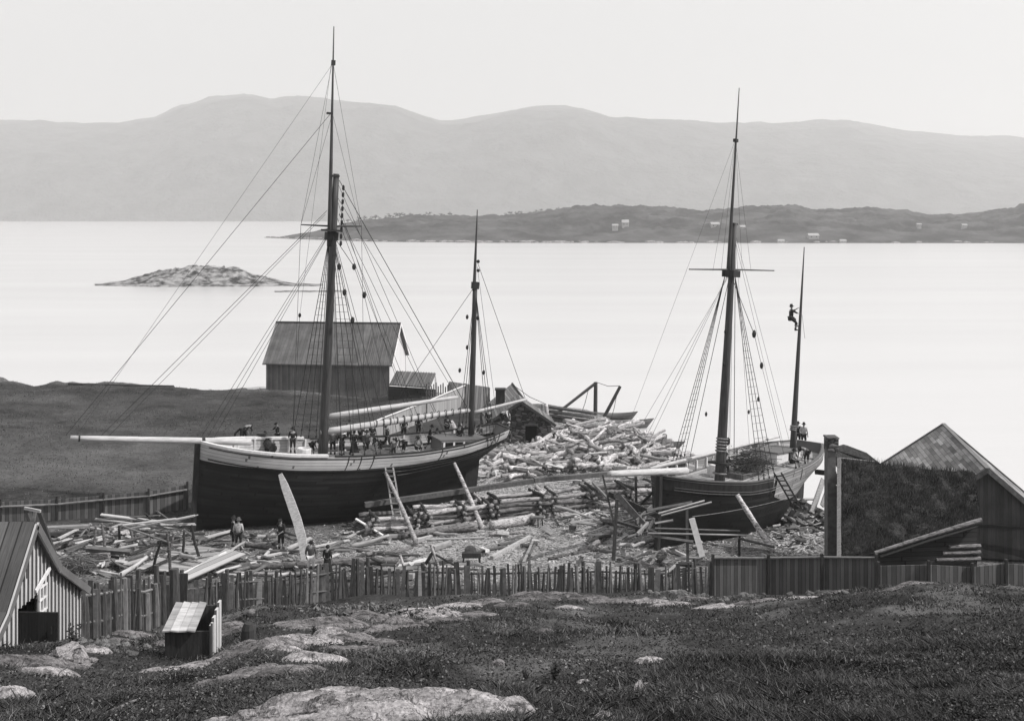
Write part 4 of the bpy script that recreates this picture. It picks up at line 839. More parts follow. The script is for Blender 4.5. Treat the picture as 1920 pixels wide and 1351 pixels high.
# deck gear
def dbox(nm, px, py, size, mat, dz=0, par=None, label=None):
    p = DK(px, py); mb = MB(); mb.box(p+Vector((0,0,size[2]/2+dz)), size); return pt(nm, mb, mat, par, label=label)
dh = dbox('skylight', 858, 842, (3.0,1.9,.75), M['deck']); p = DK(858,842)
mb = MB(); mb.box(p+Vector((0,0,.79)), (3.3,2.15,.08)); pt('skylight_roof', mb, M['palefence'], dh)
for sx in (-1.35,-.68,0,.68,1.35):
    mb = MB(); mb.box(p+Vector((sx,.98,.37)), (.12,.08,.76)); pt('window_frame', mb, M['white'], dh)
mb = MB(); mb.box(p+Vector((0,.96,.08)), (3.0,.06,.14)); mb.box(p+Vector((0,.96,.70)), (3.0,.06,.10)); pt('window_frame', mb, M['white'], dh)
for sx in (-1.0,-.34,.34,1.0):
    mb = MB(); mb.box(p+Vector((sx,.955,.38)), (.5,.04,.46)); pt('pane', mb, M['glass'], dh)
h_ = dbox('hatch', 700, 850, (2.4,1.7,.35), M['greywood']); dbox('hatch_cover', 700, 850, (2.2,1.5,.06), M['deck'], .36, h_)
mb = MB(); p = DK(505,852); mb.tube([p+Vector((0,-.9,.55)), p+Vector((0,.9,.55))], .24, 10); mb.box(p+Vector((0,-.8,.4)), (.25,.2,.9)); mb.box(p+Vector((0,.8,.4)), (.25,.2,.9)); pt('windlass', mb, M['tarwood'])
mb = MB(); p = DK(488,845); mb.lathe(p, [(0,0),(.3,0),(.3,1.0),(.27,1.1),(0,1.1)], 12); pt('galley_stack', mb, M['iron'])
mb = MB(); p = DK(569,866); mb.lathe(p, [(0,0),(.30,0),(.42,.35),(.44,.8),(.40,.85),(.38,.6),(0,.55)], 12); pt('white_tub', mb, M['white'])
p = DK(640,850,0); mb = MB(); mb.bar(A.pnt(.40,1,-1,-.35,-.35), A.pnt(.62,1,-1,-.35,-.35), .2, .12); pt('pin_rail', mb, M['white'])
dbox('crate', 668, 866, (.6,.6,.5), M['palefence']); dbox('chest', 722, 848, (.9,.5,.45), M['darkwood'])
mb = MB(); q = DK(452,836); mb.tube([q+Vector((.6,.4,0)), q+Vector((.5,.45,.9)), q+Vector((.2,.5,1.2))], .07, 6); mb.tube([q+Vector((0,-.2,0)), q+Vector((0,-.2,1.1))], .09, 6); pt('cathead', mb, M['tarwood'])
for k in range(14):
    p = DK(rnd.uniform(640,840), rnd.uniform(840,862)); mb = MB(); a = rnd.uniform(0, 3); l = rnd.uniform(.3,.9); d = Vector((math.cos(a), math.sin(a), 0))*l; mb.bar(p-d+Vector((0,0,.08)), p+d+Vector((0,0,.12)), .1, .06); pt('loose_plank', mb, M['freshwood'])
# ------------------------------------------------------------------ right ship
B_ = Ship(); B_.loc = (8.0, 60.2, 1.42); B_.fwd = (-.66, -.75); B_.pitch = 4.5; B_.heel = 0
B_.label = 'smaller two-masted ship at the right, black forward with bare pale planking at the stern'
B_.len = 17.9; B_.keel = 16.2; B_.beam = 6.1; B_.ent = .36; B_.tw = .30; B_.sk = 1.35; B_.pw = 4.6; B_.qw = .55; B_.bw = .62; B_.strw = .15; B_.nst = 14
B_.zs = lambda t: float(np.interp(t, [0,.1,.27,.4,.55,.83,1], [4.15,3.95,3.76,3.76,3.95,4.42,4.62]))
B_.bandh = lambda t: float(np.interp(t, [0,.36,.5,1], [.70,.72,1.5,2.1]))
B_.bands = [(0, .42, M['tarwood'], 'bulwark', .03), (.41, 1, M['barestrake'], 'stern_planking', .045)]
B_.wales = [(.10,.03,.05,.0,.99,M['palefence'],'white_line'), (.52,.03,.06,.02,.99,M['palefence'],'moulding'), (.66,.025,.06,.02,.99,M['greywood'],'moulding')]
B_.caps = [(0,1,M['palefence'],.18,.06,.0)]
B_.straps = [1503]
make_ship(B_)
CL, DK, spar, rope, pt, block, shrouds = B_.CL, B_.DK, B_.spar, B_.rope, B_.pt, B_.block, B_.shrouds
mast = spar('mainmast', CL(1349,905)-Vector((0,0,.3)), CL(1377,418), .32, .15, M['mast'])
tm = spar('topmast', CL(1368,520)+Vector((.2,0,0)), CL(1386,165), .13, .025, M['mast'], mast)
c = CL(1371,510)
for nm_, q_, z_ in (('crosstrees',c-Vector((0,0,.1)),(.8,.8,.4)),('mast_cap',CL(1376,420),(.5,.25,.1)),('truck_block',CL(1381,264)+Vector((.1,0,0)),(.3,.2,.2))): mb = MB(); mb.box(q_, z_); pt(nm_, mb, M['tarwood'], mast)
mb = MB(); mb.tube([CL(1298,505)+Vector((0,-.2,0)), c+Vector((0,0,.15)), CL(1446,507)+Vector((0,.2,0))], [.04,.06,.04], 6); pt('spreader', mb, M['mast'], mast)
mb = MB(); p0, p1 = CL(1352,845), CL(1354,822)
for k in range(5): mb.lathe(p0.lerp(p1, k/4), [(.33,-.05),(.37,0),(.33,.05)], 10, axis=p1-p0)
mb.lathe(CL(1349,887), [(.36,-.06),(.45,0),(.36,.06)], 12, axis=p1-p0); pt('rope_lashing', mb, M['greywood'], mast)
mb = MB(); mb.box(CL(1349,868), (.5,1.3,.12)); pt('fife_rail', mb, M['tarwood'])
mz = spar('mizzenmast', CL(1486,845)-Vector((0,0,.5)), CL(1508,463), .22, .03, M['mast'])
mb = MB(); p0, p1 = CL(1487,806), CL(1488,799)
for k in range(3): mb.lathe(p0.lerp(p1, k/2), [(.2,-.05),(.25,0),(.2,.05)], 10, axis=p1-p0)
pt('rope_lashing', mb, M['greywood'], mz)
spar('bowsprit', CL(1287,882), CL(1143,888), .20, .17, M['spar'], n=12); spar('spare_spar', B_.pnt(.1,1,-1,.0,.15), B_.pnt(.93,1,-1,.0,.35), .1, .08, M['spar']); spar('spare_spar', DK(1393,857)+Vector((0,0,.3)), DK(1455,842)+Vector((0,0,.3)), .12, .12, M['spar'])
top = CL(1369,512); near = [CL(px,py,2.65) for px, py in ((1412,898),(1421,895),(1431,893),(1441,890))]; near = [B_.pnt(-q.x/B_.len,1,1,.02) for q in near]
far = [B_.pnt(-CL(px,862,-2.7).x/B_.len,1,-1,.02) for px in (1269,1276,1283,1290)]
shrouds(top+Vector((0,.3,0)), near, r=.02); shrouds(top+Vector((0,-.3,0)), far, r=.02)
rope('backstay', top, CL(1290,872,-2.6), .02); block(CL(1324,776,-1.6), .12)
for (x, y, x2, y2) in ((1368,515,1150,886),(1362,520,1178,885),(1364,518,1190,885)): rope('headstay', CL(x,y), CL(x2,y2), .011)
rope('headstay', CL(1379,262), CL(1145,886), .008)
for s_ in (-1, 1):
    e = CL(1298,505)+Vector((0,-.2,0)) if s_ < 0 else CL(1446,507)+Vector((0,.2,0))
    rope('topmast_shroud', CL(1379,262), e*.45+c*.55, .008); rope('topmast_shroud', CL(1379,262), e*.25+c*.75, .008)
for (x, y, x2, y2, r_) in ((1379,426,1376,905,.022),(1372,515,1365,905,.012),(1376,425,1368,862,.012),(1378,430,1405,832,.01),(1379,440,1480,826,.010),(1376,440,1470,840,.010)): rope('halyard', CL(x,y), CL(x2,y2), r_)
rope('lift', top, CL(1414,626,1.2), .02); rope('lift', CL(1414,626,1.2), CL(1428,685,1.4), .014); rope('lift', CL(1428,685,1.4), CL(1470,852,1.8), .012)
for q, r_ in (((1414,626,1.2),.2),((1428,685,1.4),.17),((1422,748,1.0),.13),((1404,772,1.2),.11),((1365,827),.2),((1357,682),.12),((1360,622),.12)): block(CL(*q), r_)
rope('halyard', CL(1504,590), CL(1509,634), .012)
# deck gear
ch = MB(); p = DK(1455,862); ch.box(p+Vector((0,0,.33)), (3.2,1.8,.66)); cab = pt('cabin', ch, M['white']); mb = MB(); mb.box(p+Vector((0,0,.69)), (3.4,2.0,.07)); pt('cabin_roof', mb, M['palefence'], cab); mb = MB(); mb.box(p+Vector((-.3,.93,.3)), (.7,.05,.6)); pt('cabin_door', mb, M['dark'], cab)
mb = MB(); p = DK(1385,893); mb.bar(p+Vector((1,-.8,.15)), p+Vector((1,.8,.15)), .15, .35); mb.bar(p+Vector((-1,-.8,.15)), p+Vector((-1,.8,.15)), .15, .35); mb.bar(p+Vector((1,-.8,.15)), p+Vector((-1,-.8,.15)), .15, .35); mb.bar(p+Vector((1,.8,.15)), p+Vector((-1,.8,.15)), .15, .35); mb.box(p+Vector((0,0,.12)), (1.9,1.5,.1)); pt('hatch', mb, M['greywood'])
# brushwood faggots heaped on deck
mb = MB(); r2 = random.Random(5)
for k in range(420):
    c_ = DK(r2.gauss(1408,20), r2.gauss(880,9)); c_.z += abs(r2.gauss(0,.45)); a = r2.uniform(-.6,.6); d = Vector((math.cos(a), math.sin(a), r2.uniform(-.35,.35)))*r2.uniform(.25,.8); mb.tube([c_-d, c_+d], .018, 3, False)
pt('brushwood', mb, M['darkwood'])
mb = MB()
for k in range(5): p = DK(1335+k*3, 892+k*1.5); mb.box(p+Vector((0,0,.3+.12*(k%2))), (.35,.5,.6))
pt('pale_sacks', mb, M['white'], None)
for k in range(16):
    p = DK(r2.uniform(1460,1530), r2.uniform(845,880)); a = r2.uniform(0, 3); d = Vector((math.cos(a), math.sin(a), 0))*r2.uniform(.2,.7); mb = MB(); mb.bar(p-d+Vector((0,0,.1)), p+d+Vector((0,0,.13)), .1, .06); pt('loose_plank', mb, M['freshwood'])
rope('hanging_rope', CL(1298,968,3.75), CL(1482,932,3.2), .018, .12, None, M['greywood'])
# ================================================================== people
def skin_mesh(verts, edges, rads, root=0, sub=1):
    me = bpy.data.meshes.new('tmp'); me.from_pydata([tuple(v) for v in verts], edges, []); o = bpy.data.objects.new('tmp', me); COL.objects.link(o)
    o.modifiers.new('s', 'SKIN'); sm = o.modifiers.new('u', 'SUBSURF'); sm.levels = sub
    for i, r_ in enumerate(rads):
        d = me.skin_vertices[0].data[i]; d.radius = (r_, r_) if isinstance(r_, (int, float)) else r_; d.use_root = (i == root)
    dg = bpy.context.evaluated_depsgraph_get(); dg.update(); ev = o.evaluated_get(dg); out = bpy.data.meshes.new_from_object(ev)
    bpy.data.objects.remove(o); bpy.data.meshes.remove(me); out.polygons.foreach_set('use_smooth', [True]*len(out.polygons)); return out
def vadd(a, b): return tuple(x+y for x, y in zip(a, b))
def figure(J):
    """J: joints in metres, the figure faces -Y. Returns body, jacket, trousers, boots meshes and the head place"""
    V = []; E = []; Rr = []; ix = {}
    def add(n, p, r, par=None):
        ix[n] = len(V); V.append(Vector(p)); Rr.append(r)
        if par is not None: E.append((ix[par], ix[n]))
    pel = Vector(J['pelvis']); che = Vector(J['chest']); nk = Vector(J['neck']); hd = Vector(J['head'])
    add('pelvis', pel, .13); add('waist', pel.lerp(che, .45), (.14,.11), 'pelvis'); add('chest', che, (.17,.125), 'waist'); add('neckb', nk, .065, 'chest')
    add('neck', nk.lerp(hd, .35), .055, 'neckb'); add('jaw', nk.lerp(hd, .72), .078, 'neck'); add('head', hd, .10, 'jaw'); add('crown', hd+(hd-nk).normalized()*.085, .07, 'head')
    fr = Vector(J.get('face', (0,-1,0))).normalized(); add('nose', hd+fr*.115-(hd-nk).normalized()*.02, .014, 'head')
    side = fr.cross(hd-nk).normalized()
    for s in (1, -1): add('ear%d' % s, hd+side*s*.098-(hd-nk).normalized()*.015, .016, 'head')
    for s, k in (('l', 1), ('r', -1)):
        sh, el, wr = (Vector(J[n+s]) for n in ('sh', 'el', 'wr'))
        add('sh'+s, sh, .072, 'chest'); add('ua'+s, sh.lerp(el, .45), .056, 'sh'+s); add('el'+s, el, .045, 'ua'+s); add('fa'+s, el.lerp(wr, .4), .042, 'el'+s); add('wr'+s, wr, .027, 'fa'+s)
        d = (wr-el).normalized(); pm = wr+d*.06; add('pm'+s, pm, (.036,.02), 'wr'+s)
        lat = d.cross(Vector((0,0,1)) if abs(d.z) < .9 else Vector((0,-1,0))).normalized(); cu = d.cross(lat)*k
        for f in range(4):
            o_ = lat*(f-1.5)*.019; b_ = pm+d*.035+o_; add('f%d%s' % (f, s), b_, .010, 'pm'+s); add('g%d%s' % (f, s), b_+d*(.03+.006*(f in (1,2)))+cu*.010, .009, 'f%d%s' % (f, s)); add('h%d%s' % (f, s), b_+d*(.045+.006*(f in (1,2)))+cu*.032, .008, 'g%d%s' % (f, s))
        add('t1'+s, wr+d*.035+lat*.042, .011, 'pm'+s); add('t2'+s, wr+d*.07+lat*.055+cu*.015, .009, 't1'+s)
        hp, kn, an, to = (Vector(J[n+s]) for n in ('hp', 'kn', 'an', 'to'))
        add('hp'+s, hp, .10, 'pelvis'); add('th'+s, hp.lerp(kn, .4), .085, 'hp'+s); add('kn'+s, kn, .06, 'th'+s); add('ca'+s, kn.lerp(an, .35), .058, 'kn'+s); add('an'+s, an, .04, 'ca'+s); add('he'+s, an+Vector((0,0,-.04)), .042, 'an'+s); add('to'+s, to, .035, 'he'+s)
    def sub(names, scale, extra=None):
        m = {ix[n]: i for i, n in enumerate(names)}; vv = [V[ix[n]] for n in names]; rr = []
        for n in names:
            q = Rr[ix[n]]; k = scale if not isinstance(scale, dict) else scale.get(n, scale['*']); rr.append(tuple(x*k for x in q) if isinstance(q, tuple) else q*k)
        ee = [(m[a], m[b]) for a, b in E if a in m and b in m]; return skin_mesh(vv, ee, rr)
    body = skin_mesh(V, E, Rr)
    jk = sub(['pelvis','waist','chest']+[n+s for s in 'lr' for n in ('sh','ua','el','fa')], 1.22)
    tr = sub(['pelvis']+[n+s for s in 'lr' for n in ('hp','th','kn','ca')], {'*':1.18,'cal':1.3,'car':1.3,'pelvis':1.15})
    return body, jk, tr, hd, (hd-nk).normalized(), fr
def P0(**k):
    J = dict(pelvis=(0,0,.95), chest=(0,-.01,1.28), neck=(0,-.01,1.46), head=(0,-.03,1.62), face=(0,-1,0),
        shl=(.19,0,1.40), ell=(.26,.03,1.12), wrl=(.25,-.08,.88), shr=(-.19,0,1.40), elr=(-.26,.03,1.12), wrr=(-.25,-.08,.88),
        hpl=(.09,0,.90), knl=(.12,-.02,.49), anl=(.13,.02,.09), tol=(.15,-.14,.035), hpr=(-.09,0,.90), knr=(-.12,-.02,.49), anr=(-.13,.02,.09), tor=(-.15,-.14,.035)); J.update(k); return J
POSES = {
 'stand': P0(),
 'armout': P0(elr=(-.33,-.18,1.22), wrr=(-.30,-.42,1.20), ell=(.28,-.1,1.14), wrl=(.12,-.28,1.02), head=(0,-.07,1.60), face=(0,-1,-.2)),
 'stride': P0(chest=(0,-.06,1.27), neck=(0,-.09,1.44), head=(0,-.13,1.60), knl=(.11,-.22,.53), anl=(.12,-.28,.10), tol=(.13,-.43,.035), knr=(-.11,.08,.49), anr=(-.12,.30,.12), tor=(-.13,.20,.035), ell=(.27,.14,1.15), wrl=(.25,.12,.90), elr=(-.26,-.12,1.14), wrr=(-.22,-.34,1.0), shl=(.19,-.05,1.38), shr=(-.19,-.07,1.38)),
 'bend': P0(pelvis=(0,.10,.90), chest=(0,-.22,1.08), neck=(0,-.40,1.12), head=(0,-.54,1.12), face=(0,-.6,-.8), shl=(.19,-.34,1.10), shr=(-.19,-.34,1.10), ell=(.24,-.44,.84), wrl=(.17,-.52,.58), elr=(-.24,-.44,.84), wrr=(-.15,-.54,.60), hpl=(.09,.08,.86), hpr=(-.09,.08,.86), knl=(.13,.0,.47), knr=(-.13,-.02,.47)),
 'sit': P0(pelvis=(0,.0,.48), chest=(0,-.06,.80), neck=(0,-.09,.97), head=(0,-.13,1.12), face=(0,-1,-.15), shl=(.19,-.08,.92), shr=(-.19,-.08,.92), ell=(.27,-.16,.68), wrl=(.14,-.36,.62), elr=(-.27,-.16,.68), wrr=(-.14,-.36,.60), hpl=(.09,-.02,.45), hpr=(-.09,-.02,.45), knl=(.15,-.42,.48), knr=(-.15,-.42,.48), anl=(.15,-.45,.09), anr=(-.15,-.45,.09), tol=(.17,-.60,.035), tor=(-.17,-.60,.035)),
 'climb': P0(chest=(0,-.04,1.27), neck=(0,-.05,1.45), head=(.01,-.04,1.61), face=(.6,-.8,0), shl=(.19,-.04,1.39), shr=(-.19,-.04,1.39), ell=(.22,-.28,1.36), wrl=(.06,-.44,1.50), elr=(-.24,-.28,1.25), wrr=(-.06,-.46,1.20), hpl=(.1,0,.90), hpr=(-.1,0,.90), knl=(.24,-.36,.84), anl=(.10,-.34,.45), tol=(.08,-.46,.42), knr=(-.22,-.30,.62), anr=(-.08,-.26,.24), tor=(-.06,-.38,.20)),
}
FIG = {}
def hat_mesh(kind, hd, up, fr):
    mb = MB(); c = hd+up*.045
    if kind == 'felt': prof = [(.0,.125),(.06,.125),(.085,.10),(.10,.0),(.175,-.015),(.172,-.03),(.098,-.02)]
    elif kind == 'cap': prof = [(0,.09),(.08,.085),(.118,.05),(.112,.0),(.104,-.02)]
    else: prof = [(0,.085),(.07,.07),(.105,.01),(.112,-.06),(.10,-.10)]
    mb.lathe(c, prof, 12, axis=up)
    if kind == 'cap': mb.bar(c+fr*.08, c+fr*.18-up*.02, .13, .012, up=up)
    return mb
def get_fig(pose, hat):
    if pose not in FIG:
        b_, j_, t_, hd, up, fr = figure(POSES[pose]); J = POSES[pose]; ob = MB()
        for s in 'lr':
            an, to = Vector(J['an'+s]), Vector(J['to'+s]); ob.tube([an+Vector((0,.0,.12)), an+Vector((0,.01,0)), an+Vector((0,.02,-.045))], [.062,.062,.055], 8); ob.tube([an+Vector((0,.05,-.045)), an.lerp(to, .5)+Vector((0,0,-.01)), to+(to-an).normalized()*.05], [.05,.052,.03], 8)
        FIG[pose] = dict(body=b_, jacket=j_, trousers=t_, boots=ob.mesh('boots', [M['tarwood']], True), hd=hd, up=up, fr=fr, hats={})
        for me in (b_, j_, t_): me.materials.clear(); me.materials.append(M['skin'])
    f_ = FIG[pose]
    if hat not in f_['hats']: f_['hats'][hat] = hat_mesh(hat, f_['hd'], f_['up'], f_['fr']).mesh(hat, [M['tarwood']], True)
    return f_
def person(loc, rz, label, pose='stand', jacket='cloth_dark', trousers='cloth_dark', hat='felt', hatm='cloth_dark', sc_=1.0, group=None, rx=0, skirt=False):
    f_ = get_fig(pose, hat); root = empty('person', loc, label, 'person', group, R(rz)); root.scale = (sc_,)*3; root.rotation_euler = (R(rx), 0, R(rz))
    def p_(nm, me, mt):
        o = bpy.data.objects.new(nm, me); COL.objects.link(o); o.parent = root
        if not me.materials: me.materials.append(M['skin'])
        o.material_slots[0].link = 'OBJECT'; o.material_slots[0].material = M[mt]; return o
    p_('body', f_['body'], 'skin'); p_('jacket', f_['jacket'], jacket); p_('boots', f_['boots'], 'tarwood')
    if skirt:
        mb = MB(); mb.lathe((0,0,0), [(.17,1.0),(.20,.85),(.27,.45),(.36,.06),(.34,.05)], 16); mb.build('skirt', M[trousers], root, True)
    else: p_('trousers', f_['trousers'], trousers)
    if hat == 'hair': p_('hair', f_['hats'][hat], 'cloth_dark')
    else:
        p_('hat', f_['hats'][hat], hatm)
    return root
GP = 'people at work in the shipyard'; GD = 'people gathered on the ship decks'
def on_deck(S, px, py): return S.Mw @ S.DK(px, py)
for (px, py, rz, lab, kw) in [
    (549,862,20,'person in dark clothes standing on deck left of the white tub',dict(pose='stand')),
    (586,868,60,'person crouching over work on deck, just right of the white tub',dict(pose='bend',sc_=.95)),
    (624,866,-170,'person in a grey jacket seen from behind, right of the main mast foot',dict(pose='stand',jacket='cloth_mid',hat='cap')),
    (664,868,170,'person in a dark dress on deck by the first mast shrouds',dict(pose='stand',skirt=True,hat='hair')),
    (676,856,150,'person in dark clothes just behind the one in the dress',dict(pose='armout')),
    (698,851,40,'person in a dark jacket standing on deck by the far bulwark under the boom',dict(pose='stand')),
    (727,858,-110,'person in a wide dark coat striding across the deck amidships',dict(pose='stride',sc_=1.05)),
    (738,870,10,'child in a round cap standing at the near rail of the left ship',dict(pose='stand',jacket='cloth_mid',sc_=.74,hat='cap')),
    (757,866,-60,'person bent low over the deck beside the child',dict(pose='bend')),
    (783,864,30,'person in a patterned shawl sitting near the rail amidships',dict(pose='sit',jacket='cloth_mid',hat='hair')),
    (757,838,0,'person in black by the far bulwark, under the forward part of the boom',dict(pose='stand')),
    (785,833,-20,'person in black by the far bulwark, under the middle of the boom',dict(pose='stand',hat='cap')),
    (838,836,40,'person in dark clothes by the skylight, left end of its roof',dict(pose='armout')),
    (862,850,-30,'person in a dark hat standing in front of the skylight',dict(pose='stand',sc_=.95)),
    (870,846,-40,'person in a pale shirt sitting on the rail in front of the skylight',dict(pose='sit',jacket='cloth_pale',hat='cap')),
    (902,838,-40,'person in a grey shirt sitting at the right end of the skylight',dict(pose='sit',jacket='cloth_mid',hat='cap')),
    (943,808,70,'person in a white shirt bending over at the stern of the left ship',dict(pose='bend',jacket='cloth_white')),
    (641,868,-160,'person in a flat cap between the two nearest mast shrouds, looking aft',dict(pose='armout',hat='cap')),
    (687,868,60,'person in a mid grey jacket at the near rail, below the boom',dict(pose='stand',jacket='cloth_mid')),
    (712,866,-30,'person stooping over the hatch at the near rail amidships',dict(pose='bend')),
    (806,856,80,'person in dark clothes walking aft past the seated one in the shawl',dict(pose='stride')),
    (822,850,-140,'person in a hat sitting on the hatch just forward of the skylight',dict(pose='sit')),
    (655,846,20,'person in black at the far bulwark right behind the main shrouds',dict(pose='stand',hat='cap')),
    (885,836,150,'person in dark clothes standing between the skylight and the mizzen mast',dict(pose='stand')),
    (520,852,-60,'person in a cap standing by the windlass on the foredeck',dict(pose='armout',hat='cap')),
    (459,843,150,'person in dark clothes leaning over the bow rail, near the bowsprit',dict(pose='bend',hat='cap')),
    (493,856,80,'person sitting low on the foredeck below the black stove pipe',dict(pose='sit')),
    (916,820,30,'person in dark clothes standing among the mizzen shrouds',dict(pose='stand'))]:
    kw['sc_'] = kw.get('sc_', 1.0)*.93; person(on_deck(A, px, py-(13 if px < 850 else 10)), rz, lab, group=GD, **kw)
for (px, py, rz, lab, kw) in [
    (1496,838,160,'person in dark jacket and hat, left of the pair standing at the right ship stern',dict(pose='stand')),
    (1507,840,150,'person in pale jacket and dark hat, right of the pair at that stern',dict(pose='stand',jacket='cloth_pale')),
    (1486,877,30,'person in a grey jacket sitting before the cabin of the right ship',dict(pose='sit',jacket='cloth_mid',trousers='cloth_dark')),
    (1512,872,-60,'person in a grey shirt stooping at the rail, below the standing pair',dict(pose='bend',jacket='cloth_mid')),
    (1362,897,0,'person in a dark hat beside the main mast foot of the right ship',dict(pose='stand',sc_=.9))]:
    person(on_deck(B_, px, py), rz, lab, group=GD, **kw)
q = B_.Mw @ B_.CL(1494,600); person(q+Vector((-.40,-.05,-.85)), 96, 'person in dark clothes clinging high up to the mizzen mast of the right ship', pose='climb', sc_=1.08, group=GP)
for (px, py, rz, lab, kw) in [
    (447,1031,175,'person in light grey shirt and broad hat, seen from behind below the bow',dict(pose='stand',jacket='cloth_pale',hatm='cloth_mid')),
    (437,1027,100,'person in dark clothes half hidden beside the one in the light shirt',dict(pose='stand')),
    (527,1031,-20,'person in black with a dim face standing under the hull of the left ship',dict(pose='armout',hat='cap')),
    (583,1077,178,'person in a dark jacket and white trousers at the foot of the broad leaning plank',dict(pose='stand',jacket='cloth_mid',trousers='cloth_white',hat='hair')),
    (614,1079,160,'person in a long black dress right of the one in white trousers',dict(pose='stand',skirt=True,hat='hair',sc_=.9)),
    (955,862,-60,'person in a dark coat and pale cap standing below the stern of the left ship',dict(pose='stand',hatm='cloth_white',hat='cap')),
    (976,968,150,'small child in grey standing beside the thick log in the middle of the yard',dict(pose='stand',jacket='cloth_mid',hat='hair',sc_=.6))]:
    d0 = {614:5}.get(px, 5); g = G(px, py) if px not in (955,) else P(px, py, 88) ; person((g.x, g.y, gz(g.x, g.y)), rz, lab, group=GP, **kw)
# ================================================================== timber, logs, gear
def Gh(px, py, h=0.0): return G(px, py, h, 46.0)
def thing1(mb, name, mat, label, cat, group=None, smooth=False): o = mb.build(name, mat, None, smooth); return tag(o, label, cat, group)
def board(x1, y1, x2, y2, w_, t, label, mat='freshwood', h1=.06, h2=.06, name='plank', group='loose planks in the yard', cat='plank', up=(0,0,1)):
    a, b_ = Gh(x1, y1, h1), Gh(x2, y2, h2); mb = MB()
    n_ = 5; d = b_-a; pts = [a+d*i/n_+Vector((0,0,rnd.uniform(-.015,.015))) for i in range(n_+1)]; mb.bar(a, b_, w_, t, up=up, taper=rnd.uniform(.8, 1)); return thing1(mb, name, M[mat], label, cat, group)
def pole(x1, y1, x2, y2, r1, r2, label, mat='log', h1=None, h2=None, name='log', group='single logs and poles on the yard floor', cat='log', bend=.04):
    h1 = r1 if h1 is None else h1; h2 = r2 if h2 is None else h2; a, b_ = Gh(x1, y1, h1), Gh(x2, y2, h2); return pole3(a, b_, r1, r2, label, mat, name, group, cat, bend)
def pole3(a, b_, r1, r2, label, mat='log', name='log', group=None, cat='log', bend=.04):
    mb = MB(); n_ = 9; L = (b_-a).length; sd_ = (b_-a).cross(Vector((0,0,1))).normalized(); ph = rnd.uniform(0, 6); pts = []; rr = []
    for i in range(n_+1):
        t = i/n_; pts.append(a.lerp(b_, t)+sd_*math.sin(t*3.14)*L*bend*math.sin(ph)+Vector((0,0,math.sin(t*3.14)*L*bend*.3*math.cos(ph)))); rr.append((r1+(r2-r1)*t)*(1+.07*math.sin(t*17+ph)))
    mb.tube(pts, rr, 10); return thing1(mb, name, M[mat], label, cat, group, True)
# --- shores and ladders leaning on the hulls
def hull_pt(S, px, py, y): return S.Mw @ S.CL(px, py, y)
def shore(S, x1, y1, x2, y2, r1, r2, label, y=2.75, mat='log'):
    a = hull_pt(S, x1, y1, y); b_ = Gh(x2, y2, 0); return pole3(a, b_, r1, r2, label, mat, 'hull_shore', 'props leaning against the hulls', 'prop', .01)
a = hull_pt(A, 528, 886, 2.6); b_ = Gh(574, 1060, 0); mb = MB()
n_ = (b_-a).normalized(); sd_ = Vector((0,-1,.1)).cross(n_).normalized()
pts = [a.lerp(b_, t)+sd_*s_ for t, s_ in ((0,-.1),(.15,-.02),(.35,.08),(.55,.16),(.75,.16),(1,0))]; wds = [.22,.42,.48,.5,.5,.42]; rows = []
for i, p in enumerate(pts): rows.append([p-sd_*wds[i]/2+Vector((0,-.05,0)), p+sd_*wds[i]/2+Vector((0,-.05,0)), p+sd_*wds[i]/2+Vector((0,.05,0)), p-sd_*wds[i]/2+Vector((0,.05,0)), p-sd_*wds[i]/2+Vector((0,-.05,0))])
mb.grid([r[::-1] for r in rows]); thing1(mb, 'hull_shore', M['freshwood'], 'broad curved pale slab of timber leaning against the hull of the left ship', 'prop', 'props leaning against the hulls')
shore(A, 722, 884, 783, 1024, .10, .14, 'long round pole leaning against the left ship beside its ladder', 2.85)
shore(A, 852, 868, 905, 992, .10, .15, 'thin round pole leaning against the left ship towards its stern', 2.7)
shore(B_, 1382, 927, 1450, 1034, .13, .17, 'stout round pole leaning against the black side of the right ship', 2.95)
pole3(Gh(888,924,1.6), Gh(928,966,.1), .09, .09, 'short pole propping the crib, right of the thin leaning pole', 'log', 'prop_pole', None, 'prop')
pole3(Gh(1004,912,1.2), Gh(1043,942,.1), .14, .16, 'short thick pole propped against the long beam in the middle', 'log', 'prop_pole', None, 'prop')
def ladder(a, b_, w_, label, n=11, mat='greywood', wd=(1,0,0)):
    root = empty('ladder', b_, label, 'ladder'); wv = Vector(wd).normalized()*w_/2
    for s in (-1, 1): mb = MB(); mb.bar(a+wv*s, b_+wv*s, .09, .08, up=(0,1,0)); part(mb, 'side_rail', M[mat], root)
    for k in range(n): p = a.lerp(b_, (k+.6)/n); mb = MB(); mb.bar(p-wv+Vector((0,-.04,0)), p+wv+Vector((0,-.04,0)), .06, .07); part(mb, 'rung', M[mat], root)
ladder(hull_pt(A, 730, 876, 2.95), Gh(751, 1000, 0)+Vector((0,-.1,0)), .46, 'long ladder standing against the hull of the left ship', 12, 'palefence')
ladder(hull_pt(B_, 1458, 886, 3.55), hull_pt(B_, 1499, 958, 4.2), .42, 'ladder hanging over the pale stern planking of the right ship', 8, 'darkwood')
